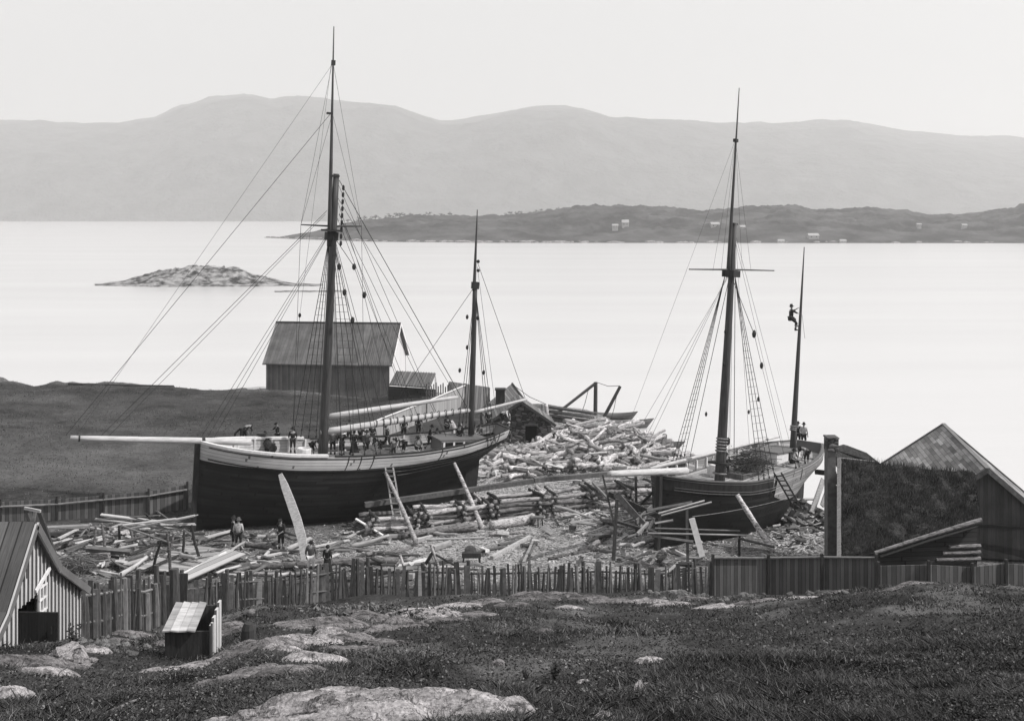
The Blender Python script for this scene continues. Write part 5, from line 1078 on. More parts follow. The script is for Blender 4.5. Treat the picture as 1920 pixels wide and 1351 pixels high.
# --- beam along the cribs, with the log cribs under it
bp = [(684,946,2.35),(880,921,2.35),(1000,900,2.35),(1120,889,2.3),(1238,880,2.3)]
bw_ = [Gh(x, y, h-1.6+.9) for x, y, h in bp]
BP = [Vector((-9.0,66.0,2.42)), Vector((1.35,71.2,2.75)), Vector((9.9,75.0,2.75))]
BP[0] = P(684,946,64.6); BP[1] = P(1000,901,68.3); BP[2] = P(1240,879,71.0)
for a, b_, l in ((BP[0], BP[1], 'long squared beam laid along the log cribs, left half below the black hull'), (BP[1]+Vector((.05,.02,.03)), BP[2], 'long squared beam laid along the log cribs, right half towards the right ship')):
    mb = MB(); mb.bar(a, b_, .3, .28); thing1(mb, 'beam', M['greywood'], l, 'beam')
# log meshes shared by all copies: about one metre of radius .1 along x, length 2
LOGS = []
def log_variant(kind, seed):
    r_ = random.Random(seed); pts = []; rr = []; N_ = 12
    for i in range(N_+1):
        t = i/N_; x = (t-.5)*2
        if kind == 's': p = (x, .03*math.sin(t*5+seed), .02*math.sin(t*7+seed))
        elif kind == 'c': p = (x, .22*(1-(x)**2)*r_.choice([1])-.1, .03*math.sin(t*9))
        elif kind == 'k': p = (x if t < .7 else .4+(t-.7)*.5*1.2, 0 if t < .62 else (t-.62)**1.3*2.4, 0)
        elif kind == 'u': an = (t-.5)*3.6; p = (math.cos(an)*.62, math.sin(an)*.42, 0) if abs(t-.5) < .28 else None
        if p is None: s_ = 1 if t > .5 else -1; an = s_*.28*3.6; e = Vector((math.cos(an)*.62, math.sin(an)*.42, 0)); p = e+Vector((-(abs(t-.5)-.28)*4.2, s_*(abs(t-.5)-.28)*.2, 0))
        pts.append(Vector(p)); rr.append(.1*(1.12-.3*t)*(1+r_.uniform(-.09,.09)))
    mb = MB(); mb.tube(pts, rr, 8, cap=False); n_ = 8
    vs = mb.v; me_f = mb.f; mb.f = mb.f; o = len(pts)-1
    mb.f.append(list(range(n_))[::-1]); mb.uv.append([(0,0)]*n_); mb.mi.append(1); mb.f.append([o*n_+k for k in range(n_)]); mb.uv.append([(0,0)]*n_); mb.mi.append(1)
    # a knot stub or two
    for k in range(r_.choice([0,1,2])): i = r_.randrange(2, 10); q = pts[i]; an = r_.uniform(0, 6.28); d = Vector((.3,math.cos(an),math.sin(an))).normalized(); mb.tube([q, q+d*(.1+r_.uniform(.03,.09))], [.045,.03], 5)
    me = mb.mesh('log', [M['log'], M['logend']], True); return me
for i, k in enumerate('sssscccckku'): LOGS.append(log_variant(k, i+1))
def put_log(vi, p, yaw, pitch, roll, L, r_, label, group, mat=None, name='log'):
    o = bpy.data.objects.new(name, LOGS[vi]); COL.objects.link(o); o.location = p; o.rotation_mode = 'XYZ'; o.scale = (L/2, r_/.1, r_/.1)
    if vi >= 8: o.scale = (L/2, L/2*.9 if vi == 10 else L/2*.8, r_/.1)
    m_ = Matrix.Rotation(yaw, 3, 'Z') @ Matrix.Rotation(-pitch, 3, 'Y') @ Matrix.Rotation(roll, 3, 'X'); o.rotation_euler = m_.to_euler()
    if mat: o.material_slots[0].link = 'OBJECT'; o.material_slots[0].material = M[mat]
    return tag(o, label, 'log', group)
lr = random.Random(11)
# cribs: crosswise stacks of logs under the beam
def crib(pxc, width, nl, label, dy=0.0, mat=None, gaps=True, base=None):
    t = np.interp(pxc, [684,1000,1240], [0,1,2]); c = BP[0].lerp(BP[1], t) if t <= 1 else BP[1].lerp(BP[2], t-1)
    d = (BP[1]-BP[0]) if t <= 1 else (BP[2]-BP[1]); d.z = 0; d.normalize(); nrm = Vector((d.y, -d.x, 0)); yaw = math.atan2(d.y, d.x)
    zt = c.z-.3+dy; z0 = gz(c.x, c.y-1); nlay = nl; r_ = .14; step = (zt-z0-.1)/nlay
    for k in range(nlay):
        z = z0+.14+step*k
        for s in (.55, 1.9):
            put_log(lr.randrange(4), Vector((c.x, c.y, z))+nrm*(s+lr.uniform(-.1,.1))+d*lr.uniform(-.25,.25), yaw+lr.uniform(-.05,.05), lr.uniform(-.02,.02), lr.uniform(0,6), width*lr.uniform(.85,1.12), r_*lr.uniform(.85,1.2), ('front ' if s > 1 else 'rear ')+('bottom','second','third','fourth','top')[min(k, 4)]+' '+label, 'logs built up crosswise into cribs', mat or ('oldlog' if lr.random() < .35 else None))
        for s in (-.38, .38):
            put_log(lr.randrange(4), Vector((c.x, c.y, z+step*.5))+nrm*1.2+d*(s*width+lr.uniform(-.1,.1)), yaw+1.57+lr.uniform(-.12,.12), 0, lr.uniform(0,6), 2.3, r_*lr.uniform(.6,.85), 'crosswise '+('left ' if s < 0 else 'right ')+('bottom','second','third','fourth','top')[min(k, 4)]+' '+label, 'logs built up crosswise into cribs', 'darkwood')  # crosswise logs coloured dark to paint shade into the gaps between rows
for (pxc, w_, nl, lab) in ((722,3.0,4,'log in the dim crib left of the ladder pole'), (812,2.8,4,'log in the crib right of the ladder pole'), (868,2.2,4,'log in the crib behind the thin leaning pole'), (950,3.6,5,'log in the wide crib behind the thickest log'),
                       (1052,3.2,4,'log in the crib below the beam middle'), (1120,2.6,4,'log in the crib under the right ship bowsprit'), (1182,2.4,3,'log in the crib nearest the right ship bow')): crib(pxc, w_, nl, lab)
# the heap of debarked logs: a mound behind the beam
def heap_label(vi, L, px, py, old):
    shape = 'straight' if vi < 4 else ('curved' if vi < 8 else 'kneed'); size = 'long' if L > 3.1 else ('short' if L < 2.1 else 'middling'); tone = 'grey' if old else 'pale'
    where = ('by the stern of the left ship' if px < 985 else 'below the smithy' if px < 1060 else 'in the middle' if px < 1150 else 'towards the boats' if px < 1215 else 'by the bow of the right ship')
    return '%s %s %s log, %s part of the heap %s' % (size, shape, tone, 'upper' if py < 835 else 'middle' if py < 860 else 'lower', where)
def mound(x, y):
    px = CX+x*F/y; return 1.0*math.exp(-((px-1120)/85)**2-((y-87)/9)**2)+.35*math.exp(-((px-1010)/60)**2-((y-80)/6)**2)
for k in range(225):
    px = lr.choice([lr.uniform(985,1290), lr.uniform(1040,1250), lr.uniform(900,1060)]); py = lr.uniform(800,880) if px > 1000 else lr.uniform(838,892)
    if py < 800+max(0, (px-1180))*.42: py = 800+(px-1180)*.42+lr.uniform(4,30)
    g = Gh(px, py, .25); m_ = mound(g.x, g.y); z = gz(g.x, g.y)+m_*lr.random()**.5+.12; vi = lr.choice([0,1,2,3,4,5,6,7,0,1,4,5,8,9,8])
    yaw = lr.gauss(.75, .5) if lr.random() < .82 else lr.uniform(-1.2,1.2); L_ = lr.uniform(1.5,4.4) if vi < 8 else lr.uniform(1.6,2.4); old = lr.random() < .2
    put_log(vi, (g.x, g.y, z), yaw+(math.pi if lr.random()<.5 else 0), lr.gauss(0,.14), lr.uniform(-.7,.7) if vi >= 4 else lr.uniform(0,6), L_, lr.uniform(.10,.215), heap_label(vi, L_, px, py, old), 'debarked logs in the big heap', 'oldlog' if old else None)
g = P(1083, 806, 99); put_log(10, (g.x, g.y, g.z), math.pi+.1, .05, 1.0, 3.6, .15, 'hook-shaped white log bent like a horseshoe at the top of the heap', 'debarked logs in the big heap')
for (x1,y1,x2,y2,r_,lab) in [(1143,890,1000,902,.16,'straight pale log running along the front edge of the heap'),(1112,805,1150,812,.13,'straight white log at the foot of the shear legs')]: pole3(P(x1,y1,84 if y1 > 850 else 98), P(x2,y2,80 if y1 > 850 else 98), r_, r_, lab)
# timber stack at the top of the heap by the water
for k in range(20):
    row, j = divmod(k, 5); a = P(1032+lr.uniform(-6,6), 786-row*7.5, 99.5-j*.5); b_ = P(1116+lr.uniform(-14,6), 798-row*7.8, 97.5-j*.5)
    pole3(a, b_, .13, .1, ('bottom','second','third','top')[row]+' row pole, '+('nearest','second','middle','fourth','farthest')[j]+' in the dark pole stack left of the timber crane', 'oldlog' if lr.random() < .5 else 'greywood', 'stacked_pole', 'long poles stacked by the water', 'pole', .01)
for (x1,y1,x2,y2,r_,lab,mt) in [(1024,758,1025,802,.15,'white upright post right of the smithy gable','log'),(1018,757,1021,804,.13,'dark upright post touching the right corner of the smithy','greywood'),(973,864,1010,820,.13,'pale crooked trunk leaning on the smithy door side, nearer the door','log'),(1018,868,1034,822,.14,'pale crooked trunk leaning right of the smithy corner','log')]:
    d = 92 if y1 < 800 else 86.5; pole3(P(x1,y1,d), P(x2,y2,d-(.5 if y1 < 800 else -.9)), r_, r_*.8, lab, mt, 'post' if y1 < 800 else 'leaning_trunk', None, 'post' if y1 < 800 else 'trunk', .06)
for (x1,y1,x2,y2,r_,lab) in [(845,790,853,828,.22,'thick pale curved timber standing on end beside the mizzen mast of the left ship'),(862,795,872,832,.17,'short pale timber leaning right next to the mizzen mast')]: pole3(P(x1,y1,92), P(x2,y2,91), r_, r_, lab, 'log', 'standing_timber', None, 'timber', .12)
# hewn blocks and slabs lying in the chips
for (x1,y1,x2,y2,w_,t,lab) in [(958,852,992,846,.55,.35,'broad pale hewn slab below the stern of the left ship'),(996,862,1028,858,.6,.4,'thick squared pale block among the logs, below the smithy door'),(1003,880,1022,872,.3,.2,'pale curved knee at the near edge of the log heap'),
    (893,882,910,874,.5,.25,'pale hewn block close behind the sternpost of the left ship'),(1068,950,1084,945,.9,.5,'pale rough stump block in the chip heap, right of the yard'),(1090,958,1118,966,.25,.12,'split billet on the chip heap below the beam'),(1128,945,1142,932,.4,.1,'short wide board end on the chip heap'),(1040,965,1052,985,.2,.12,'dark short offcut in the middle of the yard')]:
    board(x1,y1,x2,y2,w_,t,lab,'freshwood',t/2,t/2,'timber_block','hewn blocks lying in the chips','block')
# --- single logs and planks (photo pixels of their ends)
for (x1,y1,x2,y2,r1,r2,lab,mt) in [
    (753,1004,894,986,.17,.26,'thick grey log lying below the foot of the ladder pole','oldlog'),(920,984,1000,971,.26,.30,'thickest pale log in the yard, beside the small trestle stool','log'),(917,1002,985,997,.10,.09,'thin pale log just below the thickest one','log'),
    (413,1064,556,1059,.10,.19,'dark barked log on the ground right of the sloping board platform','oldlog'),(556,1060,748,1050,.20,.17,'long stout grey log lying along the picket fence below the left ship','oldlog'),(460,1021,518,1028,.12,.1,'curved dark log behind the people below the bow','oldlog'),
    (438,1073,569,1076,.09,.08,'thin split pole lying just inside the picket fence','log'),(1110,1028,1144,997,.19,.15,'birch log with dark spots lying towards the tall trestle post','log'),(1069,1007,1148,980,.06,.06,'thin pale pole slanting across the chips to the trestle','log'),
    (1029,1047,1128,1030,.09,.07,'brown round pole lying on the fence line in the middle','oldlog'),(1159,1049,1227,1020,.09,.08,'bare pole slanting down from the bow of the right ship','greywood'),(113,1066,170,1042,.12,.13,'grey log behind the peak of the pale shed','oldlog'),(85,1031,165,1006,.13,.15,'long brown log under the timber stack at the far left','oldlog'),
    (304,1044,398,1061,.15,.1,'dark log lying beneath the right legs of the staging','oldlog'),(182,1031,235,1014,.09,.08,'thin pale pole under the middle of the staging','log'),(195,1009,240,998,.24,.2,'short thick pale log under the staging','log'),(883,1036,948,1025,.09,.09,'dark brown pole right of the small sawhorse','greywood'),
    (876,976,905,968,.13,.13,'short dark log by the foot of the thin leaning pole','oldlog'),(700,985,760,975,.1,.1,'dim log on the ground close to the ladder foot','oldlog')]:
    pole(x1,y1,x2,y2,r1,r2,lab,mt)
for (x1,y1,x2,y2,w_,t,h1,h2,lab,mt) in [
    (619,1004,680,1012,.12,.05,.1,.1,'thin dark plank lying highest on the bare floor right of the broad slab','greywood'),(667,972,718,1003,.18,.06,.9,.1,'white board slanting off the dim crib under the hull','white'),(482,1045,655,1012,.25,.08,.08,.1,'long bright plank passing behind the foot of the broad slab','freshwood'),
    (595,1031,718,1014,.2,.06,.08,.15,'long grey plank parallel to and right of the bright one','greywood'),(627,1031,700,1031,.18,.07,.08,.08,'short level plank below the long grey one','freshwood'),(680,1035,736,1049,.2,.07,.08,.08,'curved pale plank ending by the small white trestle','freshwood'),
    (340,1076,424,1034,.16,.06,.35,.75,'narrow white strip lying along the sloping board platform','white'),(787,1011,909,1007,.16,.06,.08,.08,'long thin white plank below the thick grey log','freshwood'),(922,1045,993,1006,.22,.2,.12,.14,'bright squared beam in the middle of the yard, left of the crossed boards','freshwood'),
    (936,1022,987,1010,.25,.12,.1,.1,'brown-grey beam just above the bright squared one','greywood'),(982,1053,1003,1005,.14,.06,.5,.12,'bright upright-looking board, longer of the two crossed boards','freshwood'),(990,1045,1010,1006,.12,.05,.3,.14,'darker board crossing behind the bright one in the yard','greywood'),
    (69,990,170,985,.42,.12,.9,.9,'wide bright board on top of the timber stack at the far left','freshwood'),(70,1002,165,996,.35,.1,.5,.5,'second board under the wide bright one at the far left','greywood'),(76,1014,160,1006,.3,.1,.25,.25,'lowest grey board in the timber stack at the far left','greywood'),
    (140,1019,191,1009,.36,.12,.2,.25,'short white plank lying left of the staging legs','white'),(143,1013,168,982,.2,.07,.2,1.0,'bright board leaning up onto the timber stack','freshwood'),(110,1009,146,991,.22,.08,.6,.8,'short bright board lying askew on the timber stack','freshwood'),
    (230,1059,295,1040,.3,.08,.1,.1,'pale plank between the staging and the picket fence','freshwood'),(165,1062,205,1080,.35,.06,.15,.05,'grey plank end by the brush at the top of the tall picket fence','greywood'),(265,1008,280,1022,.16,.05,.3,.05,'first of two short pale boards leaning under the staging','freshwood'),(252,1006,266,1020,.16,.05,.3,.05,'second of two short pale boards leaning under the staging, on the left','freshwood'),
    (330,1018,385,1010,.2,.08,.1,.1,'grey plank on the ground behind the staging legs','greywood'),(355,1047,392,1040,.2,.05,.08,.08,'thin board lying on the pale board floor by the staging','greywood'),(1225,1111,1290,1104,.15,.05,.05,.05,'lath lying on the rubble below the picket fence','freshwood')]:
    board(x1,y1,x2,y2,w_,t,lab,mt,h1,h2)
# floor of boards and the sloping platform left of the bow
mb = MB(); q = [Gh(345,1092,.25), Gh(460,1040,.5), Gh(424,1030,.75), Gh(338,1083,.4)]
mb.slab(q, (0,0,.08), q[1]-q[0], None, .3); thing1(mb, 'board_platform', M['palefence'], 'wide sloping platform of pale boards above the picket fence, left of the people', 'platform')
mb = MB(); q = [Gh(255,1068,.12), Gh(335,1075,.12), Gh(430,1032,.12), Gh(345,1022,.12)]
mb.slab(q, (0,0,.06), q[1]-q[0], None, .35); thing1(mb, 'board_floor', M['palefence'], 'low pale board floor under the staging, strewn with offcuts', 'floor')
# staging trestle at the left
def staging():
    root = empty('staging', Gh(270,1045), 'rickety staging of round legs and loose boards, left of the bow of the left ship', 'staging')
    top = 1.75
    for (x1,y1,x2,y2) in [(191,980,198,1049),(223,985,225,1026),(245,992,252,1030),(313,998,319,1078),(303,1012,285,1076),(359,984,375,1049),(345,996,342,1042),(180,985,172,1045),(326,998,314,1015)]:
        b_ = Gh(x2, y2, 0) if y2 > 1020 else Gh(x2, y2+35, .7); D_ = b_.y; a = P(x1, y1, D_-.2); pts = [a, a.lerp(b_, .5)+Vector((rnd.uniform(-.06,.06),0,0)), b_]; mb = MB(); mb.tube(pts, [.06,.075,.08], 7); part(mb, 'leg', M['oldlog'] if rnd.random() < .6 else M['darkwood'], root)
    for (x1,y1,x2,y2,w_,mt) in [(189,964,297,977,.3,'freshwood'),(179,972,343,993,.18,'freshwood'),(244,991,365,966,.3,'freshwood'),(300,982,366,982,.35,'freshwood'),(266,978,340,984,.25,'greywood'),(200,972,300,966,.2,'greywood'),(230,984,330,972,.22,'freshwood'),(335,975,365,966,.45,'freshwood'),(295,958,314,972,.14,'greywood'),(272,962,284,974,.12,'darkwood')]:
        a, b_ = P(x1, y1, 61.0+rnd.uniform(-1,1.2)), P(x2, y2, 61.0+rnd.uniform(-1,1.2)); mb = MB(); mb.bar(a, b_, w_, .06); part(mb, 'board', M[mt], root)
    for (x1,y1,x2,y2) in [(344,991,368,1010),(228,985,322,1018),(285,1057,318,1062)]:
        a, b_ = P(x1, y1, 59.6), P(x2, y2, 59.6); mb = MB(); mb.tube([a, b_], .05, 6); part(mb, 'brace', M['greywood'], root)
staging()
root = empty('a_frame', Gh(90,1045), 'dark A-frame of three timbers behind the peak of the pale shed', 'frame')
for (x1,y1,x2,y2,w_,mt,d) in [(46,952,76,958,.14,'freshwood',58),(74,960,104,1044,.2,'darkwood',58),(66,958,58,1000,.16,'greywood',58.3),(50,962,66,1010,.14,'darkwood',58.6)]:
    mb = MB(); mb.bar(P(x1,y1,d), P(x2,y2,d-.2), w_, w_*.8, up=(0,1,0)); part(mb, 'timber', M[mt], root)
# trestles round the bow of the right ship
root = empty('bow_staging', Gh(1165,1045), 'tall dark trestle of crossed posts and boards before the bow of the right ship', 'staging')
for (x1,y1,x2,y2,w_,mt,d1,d2) in [(1157,935,1150,1050,.17,'darkwood',57.5,57.5),(1192,893,1194,1005,.14,'darkwood',62,62),(1130,890,1152,985,.1,'darkwood',60,58),(1222,893,1226,960,.1,'greywood',64,64),(1112,905,1140,935,.13,'greywood',62,60.5),(1155,925,1208,985,.35,'greywood',59,59),(1140,925,1236,968,.3,'darkwood',59.5,59.5),(1193,978,1222,950,.3,'greywood',58.8,60),(1200,1000,1210,962,.25,'freshwood',58.4,60),(1212,1000,1228,968,.22,'greywood',58.4,60),
    (1148,975,1230,998,.14,'darkwood',58.6,58.6),(1160,980,1230,958,.12,'greywood',59.2,59.2),(1196,950,1228,918,.12,'darkwood',61,62),(1165,1000,1180,978,.12,'darkwood',58,59),(1195,1001,1215,980,.16,'freshwood',58,59)]:
    mb = MB(); mb.bar(P(x1,y1,d1), P(x2,y2,d2), w_, .08 if w_ > .18 else w_*.8, up=(0,1,.3)); part(mb, 'timber', M[mt], root)
root = empty('side_staging', Gh(1300,1060), 'low trestle with long boards in front of the black side of the right ship', 'staging')
for (x1,y1,x2,y2,w_,mt,d1,d2) in [(1288,955,1290,1085,.14,'greywood',57,57),(1235,962,1321,938,.16,'freshwood',57.2,57.2),(1240,966,1334,941,.16,'freshwood',57,57.1),(1213,957,1298,941,.12,'greywood',57.5,57.5),(1215,999,1400,1003,.16,'freshwood',56.8,56.8),(1228,990,1386,995,.2,'greywood',57,57),(1222,1004,1300,1015,.12,'greywood',56.9,56.6),(1386,995,1386,1045,.12,'darkwood',57,57),(1386,1009,1452,1025,.2,'greywood',56.9,56.7),(1384,1004,1370,1048,.1,'oldlog',56.8,56.3),(1228,980,1262,975,.1,'freshwood',57.3,57.3)]:
    mb = MB(); mb.bar(P(x1,y1,d1), P(x2,y2,d2), w_, .06 if w_ > .13 else w_, up=(0,.6,1)); part(mb, 'board' if abs(x2-x1) > 20 else 'post', M[mt], root)
mb = MB(); mb.bar(P(1297,971,55.8), P(1317,1043,55.6), .3, .07, up=(0,1,0)); thing1(mb, 'plank', M['white'], 'clean white board leaning on the low trestle beside the right ship', 'plank')
for (x1,y1,x2,y2,w_,lab,mt) in [(1544,898,1522,960,.34,'long pale board leaning behind the stern of the right ship, left of the two','freshwood'),(1556,905,1541,948,.3,'pale board leaning behind the stern of the right ship, beside the chimney','freshwood'),(1541,942,1564,962,.25,'dark timber lying against the foot of the tall chimney','darkwood'),(1468,984,1490,955,.3,'grey board slanting under the ladder of the right ship','greywood')]:
    a, b_ = P(x1,y1,66), P(x2,y2,65); mb = MB(); mb.bar(a, b_, w_, .07, up=(0,1,.4)); thing1(mb, 'plank', M[mt], lab, 'plank')
mb = MB(); mb.bar(P(1530,884,70), P(1566,888,68), .2, .3); thing1(mb, 'beam', M['darkwood'], 'dark horizontal beam between the stern of the right ship and the chimney', 'beam')
# sawhorse, white trestle, stool, shear legs
def legs(root, L_, nm='leg', up=(0,1,0)):
    for (x1,y1,x2,y2,w_,mt,d) in L_: mb = MB(); mb.tube([P(x1,y1,d), P((x1+x2)/2+.5,(y1+y2)/2,d), P(x2,y2,d)], [w_/2,w_*.55,w_/2], 7); part(mb, nm, M[mt], root)
root = empty('sawhorse', Gh(820,1070), 'crooked sawhorse of crossed poles at the foot of the ladder pole', 'sawhorse')
legs(root, [(807,1019,826,1075,.14,'log',53),(812,1034,790,1068,.16,'darkwood',53.2),(790,1055,800,1063,.12,'log',53),(796,1064,870,1062,.12,'log',53.2)]); legs(root, [(814,1038,854,1060,.10,'darkwood',53)], 'cross_bar')
root = empty('forked_branch', Gh(752,1060), 'white forked branch standing at the end of the long stout log', 'branch')
legs(root, [(750,1040,757,1064,.12,'log',52.6),(749,1052,742,1060,.1,'log',52.6),(752,1040,748,1046,.08,'log',52.6)], 'fork')
g = Gh(1007,986); root = empty('stool', g, 'small dark three-legged trestle stool beside the thickest log', 'stool')
mb = MB(); mb.box(g+Vector((0,0,.52)), (.75,.35,.12)); part(mb, 'seat', M['greywood'], root)
for dx, dy in ((-.28,.1),(.05,-.12),(.28,.1)): mb = MB(); mb.bar(g+Vector((dx,dy,.48)), g+Vector((dx*1.2,dy,0)), .08, .08, up=(0,1,0)); part(mb, 'leg', M['darkwood'], root)
g = Gh(884,1056); root = empty('grindstone', g, 'dark grindstone trough on short legs, in the yard right of the sawhorse', 'grindstone')
mb = MB(); mb.bar(g+Vector((-.5,0,.45)), g+Vector((.5,0,.45)), .3, .25); part(mb, 'trough', M['darkwood'], root); mb = MB(); mb.lathe(g+Vector((-.05,.06,.62)), [(0,-.06),(.33,-.06),(.33,.06),(0,.06)], 16, axis=(0,1,0)); part(mb, 'wheel', M['stone'], root)
for dx in (-.4,.4): mb = MB(); mb.bar(g+Vector((dx,0,.4)), g+Vector((dx*1.1,0,-.05)), .1, .2, up=(0,1,0)); part(mb, 'leg', M['darkwood'], root)
root = empty('shear_legs', P(1116,802,100), 'dark timber crane of one upright and slanting spars beside the water', 'crane')
for (x1,y1,x2,y2,r1,r2,nm,d1,d2) in [(1117,716,1116,803,.17,.2,'mast',100,100),(1116,718,1030,786,.12,.13,'back_stay_spar',100,98.5),(1117,719,1046,774,.09,.11,'back_stay_spar',100,101),(1163,724,1123,800,.14,.17,'jib',99,99.5)]:
    mb = MB(); mb.tube([P(x1,y1,d1), P(x2,y2,d2)], [r1,r2], 8); part(mb, nm, M['mast'], root)
for a, b_ in ((P(1118,716,100), P(1162,723,99)), (P(1104,727,100), P(1090,775,100)), (P(1158,732,99), P(1146,785,99)), (P(1023,757,97), P(963,722,96))): mb = MB(); mb.tube([a, a.lerp(b_, .5)-Vector((0,0,.2)), b_], .025, 4, False); part(mb, 'rope', M['ropes'], root)
mb = MB(); mb.box(P(1117,797,100), (1.4,1.2,1.4)); part(mb, 'footing', M['darkwood'], root)
# --- rowing boats
def rowboat(c, yaw, L, Bm, H_, label, roll=0):
    root = empty('rowing_boat', c, label, 'boat', 'rowing boats at the shore', yaw); root.rotation_euler = (roll, 0, yaw)
    def sec(t, k, off=0):
        x = (t-.5)*L*(.76+.24*k); bb = Bm/2*(1-abs(2*t-1)**2.4)**.9; sh = H_*(.62+.38*abs(2*t-1)**2.2); v = k; y = bb*(v**.55); z = sh*v+.05*(1-v)*abs(2*t-1); return Vector((x, y, z+off))
    N_ = 18; mb = MB()
    for s in (1,-1):
        rows = [[Vector((q.x, s*q.y, q.z)) for q in (sec(i/N_, k/8) for k in range(9))] for i in range(N_+1)]; uv = [[(i/N_*L, k*.5+20) for k in range(9)] for i in range(N_+1)]; mb.grid(rows if s > 0 else [r[::-1] for r in rows], uv)
        rows2 = [[Vector((q.x*.985, s*max(q.y-.03,0), q.z+.03)) for q in (sec(i/N_, k/8) for k in range(9))] for i in range(N_+1)]; mb.grid(rows2 if s < 0 else [r[::-1] for r in rows2], uv)
    mb.build('hull', M['boatwall'], root, True)
    for s in (1,-1): mb = MB(); mb.tube([Vector((q.x, s*q.y, q.z+.02)) for q in (sec(i/N_, 1) for i in range(N_+1))], .04, 5); mb.build('gunwale', M['greywood'], root)
    for t in (.28,.5,.72): q = sec(t, .8); mb = MB(); mb.bar((q.x,-q.y,q.z*.82), (q.x,q.y,q.z*.82), .2, .04); mb.build('thwart', M['greywood'], root)
g = P(1168,803,102); rowboat((g.x, 102.5, -.08), -.02, 5.9, 1.55, .95, 'larger rowing boat afloat at the end of the log heap, its bow pointing right')
g = P(1150,788,106.5); rowboat((g.x, 106.8, -.06), -.05, 4.8, 1.35, .8, 'smaller rowing boat lying behind the larger one')
g = P(1228,838,89.5); rowboat((g.x-.5, 90.5, max(gz(g.x,90.5)+.1,-.1)), -.25, 6.2, 1.6, .9, 'dark rowing boat drawn up behind the logs, left of the right ship')
# --- brush, chips, rubble
r2 = random.Random(21); mb = MB()
for k in range(260):
    g = Gh(r2.gauss(148,16), r2.gauss(1068,5), .05); a = r2.uniform(-.3,3.4); d = Vector((math.cos(a), math.sin(a)*.4, r2.uniform(-.1,.5)))*r2.uniform(.3,.8); q = g+Vector((0,0,r2.random()*.6)); mb.tube([q-d, q+Vector((0,0,.15)), q+d-Vector((0,0,.1))], .014, 3, False)
o = mb.build('brushwood', M['greywood']); tag(o, 'tangle of grey brushwood between the pale shed and the tall picket fence', 'brushwood', kind='stuff')
vs = []
def chip(g, s, z=0):
    a = r2.uniform(0, 6.28); u = Vector((math.cos(a), math.sin(a), r2.uniform(-.35,.35)))*s*r2.uniform(.7,2.4); v = Vector((-math.sin(a), math.cos(a), r2.uniform(-.35,.35)))*s*.45; c = g+Vector((0,0,.04+z)); return [c-u-v, c+u-v, c+u+v, c-u+v]
k = 0
while k < 20000:
    px = r2.uniform(60,1560); py = r2.uniform(850,1095); g = None
    D_ = None
    X_ = None
    y = r2.uniform(52, 84); x = r2.uniform(-27, 16)
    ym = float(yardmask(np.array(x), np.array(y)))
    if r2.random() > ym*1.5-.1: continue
    vs += chip(Vector((x, y, gz(x, y))), r2.choice([.02,.03,.03,.04,.05,.08])); k += 1
for (cx, cy, sx, sy, n_, hh) in ((1100,960,38,10,1500,.35),(930,870,35,12,900,.15),(965,845,30,8,600,.2),(1030,875,25,8,700,.3),(1190,870,60,14,600,.2),(1505,1010,30,22,500,.2)):
    for _ in range(n_):
        g = Gh(r2.gauss(cx,sx), r2.gauss(cy,sy)); vs += chip(g, r2.uniform(.03,.12), r2.random()*hh)
o = soup('wood_chips', vs, 4, M['chips']); tag(o, 'wood chips and shavings strewn over the yard floor', 'wood chips', kind='stuff')
# clutter: offcuts, boards, crooked branches all over the yard
r3 = random.Random(99)
OFF = [MB() for _ in range(5)]
for i, mb in enumerate(OFF):
    n_ = 6; b0 = [.02,.05,.10,0,0][i]
    for k in range(n_-1):
        x0, x1 = -1+2*k/(n_-1), -1+2*(k+1)/(n_-1); mb.bar((x0, b0*math.cos(x0*2), b0*.4*math.sin(x0*3)), (x1+.002, b0*math.cos(x1*2), b0*.4*math.sin(x1*3)), .2 if i != 3 else .3, .06 if i < 4 else .2)
OFFM = [mb.mesh('offcut', [M['freshwood']]) for mb in OFF]
def clutter(n_, x0, x1, y0, y1, where, lmin=.3, lmax=2.4, fresh=.4, brk=.35, hz=.25, boost=1.0):
    for _ in range(n_):
        px, py = r3.uniform(x0, x1), r3.uniform(y0, y1); g = Gh(px, py, .05); L_ = r3.uniform(lmin, lmax)*(1 if r3.random() < .75 else 1.4); yaw = r3.gauss(.2, .8); z = gz(g.x, g.y)+r3.uniform(.03, hz)
        size = 'long' if L_ > lmin+(lmax-lmin)*.66 else 'short' if L_ < lmin+(lmax-lmin)*.33 else 'medium'; tone = 'freshwood' if r3.random() < fresh else r3.choice(['greywood','greywood','darkwood','oldlog']); tn = {'freshwood':'pale','greywood':'grey','darkwood':'dark','oldlog':'grey'}[tone]; side = 'left' if px < x0+(x1-x0)/3 else 'right' if px > x1-(x1-x0)/3 else 'middle'
        if r3.random() < brk: put_log(r3.choice([0,2,4,5,7,8]), (g.x, g.y, z+.04), yaw, r3.gauss(0,.08), r3.uniform(-.4,.4), L_, r3.uniform(.045,.12)*boost, '%s %s branch lying %s, %s side' % (size, tn, where, side), 'branches and boards littering the yard', tone, 'branch'); continue
        o = bpy.data.objects.new('offcut', OFFM[r3.randrange(5)]); COL.objects.link(o); o.location = (g.x, g.y, z+.03); o.scale = (L_/2, r3.uniform(.6,1.3), r3.uniform(.7,1.4)); o.rotation_euler = (r3.gauss(0,.25), r3.gauss(0,.10), yaw); o.material_slots[0].link = 'OBJECT'; o.material_slots[0].material = M[tone]
        tag(o, '%s %s board lying %s, %s side' % (size, tn, where, side), 'board', 'branches and boards littering the yard')
clutter(54, 70, 250, 990, 1075, 'left of the staging', fresh=.35, hz=.5)
clutter(46, 180, 360, 985, 1070, 'under the staging', fresh=.4, hz=.6)
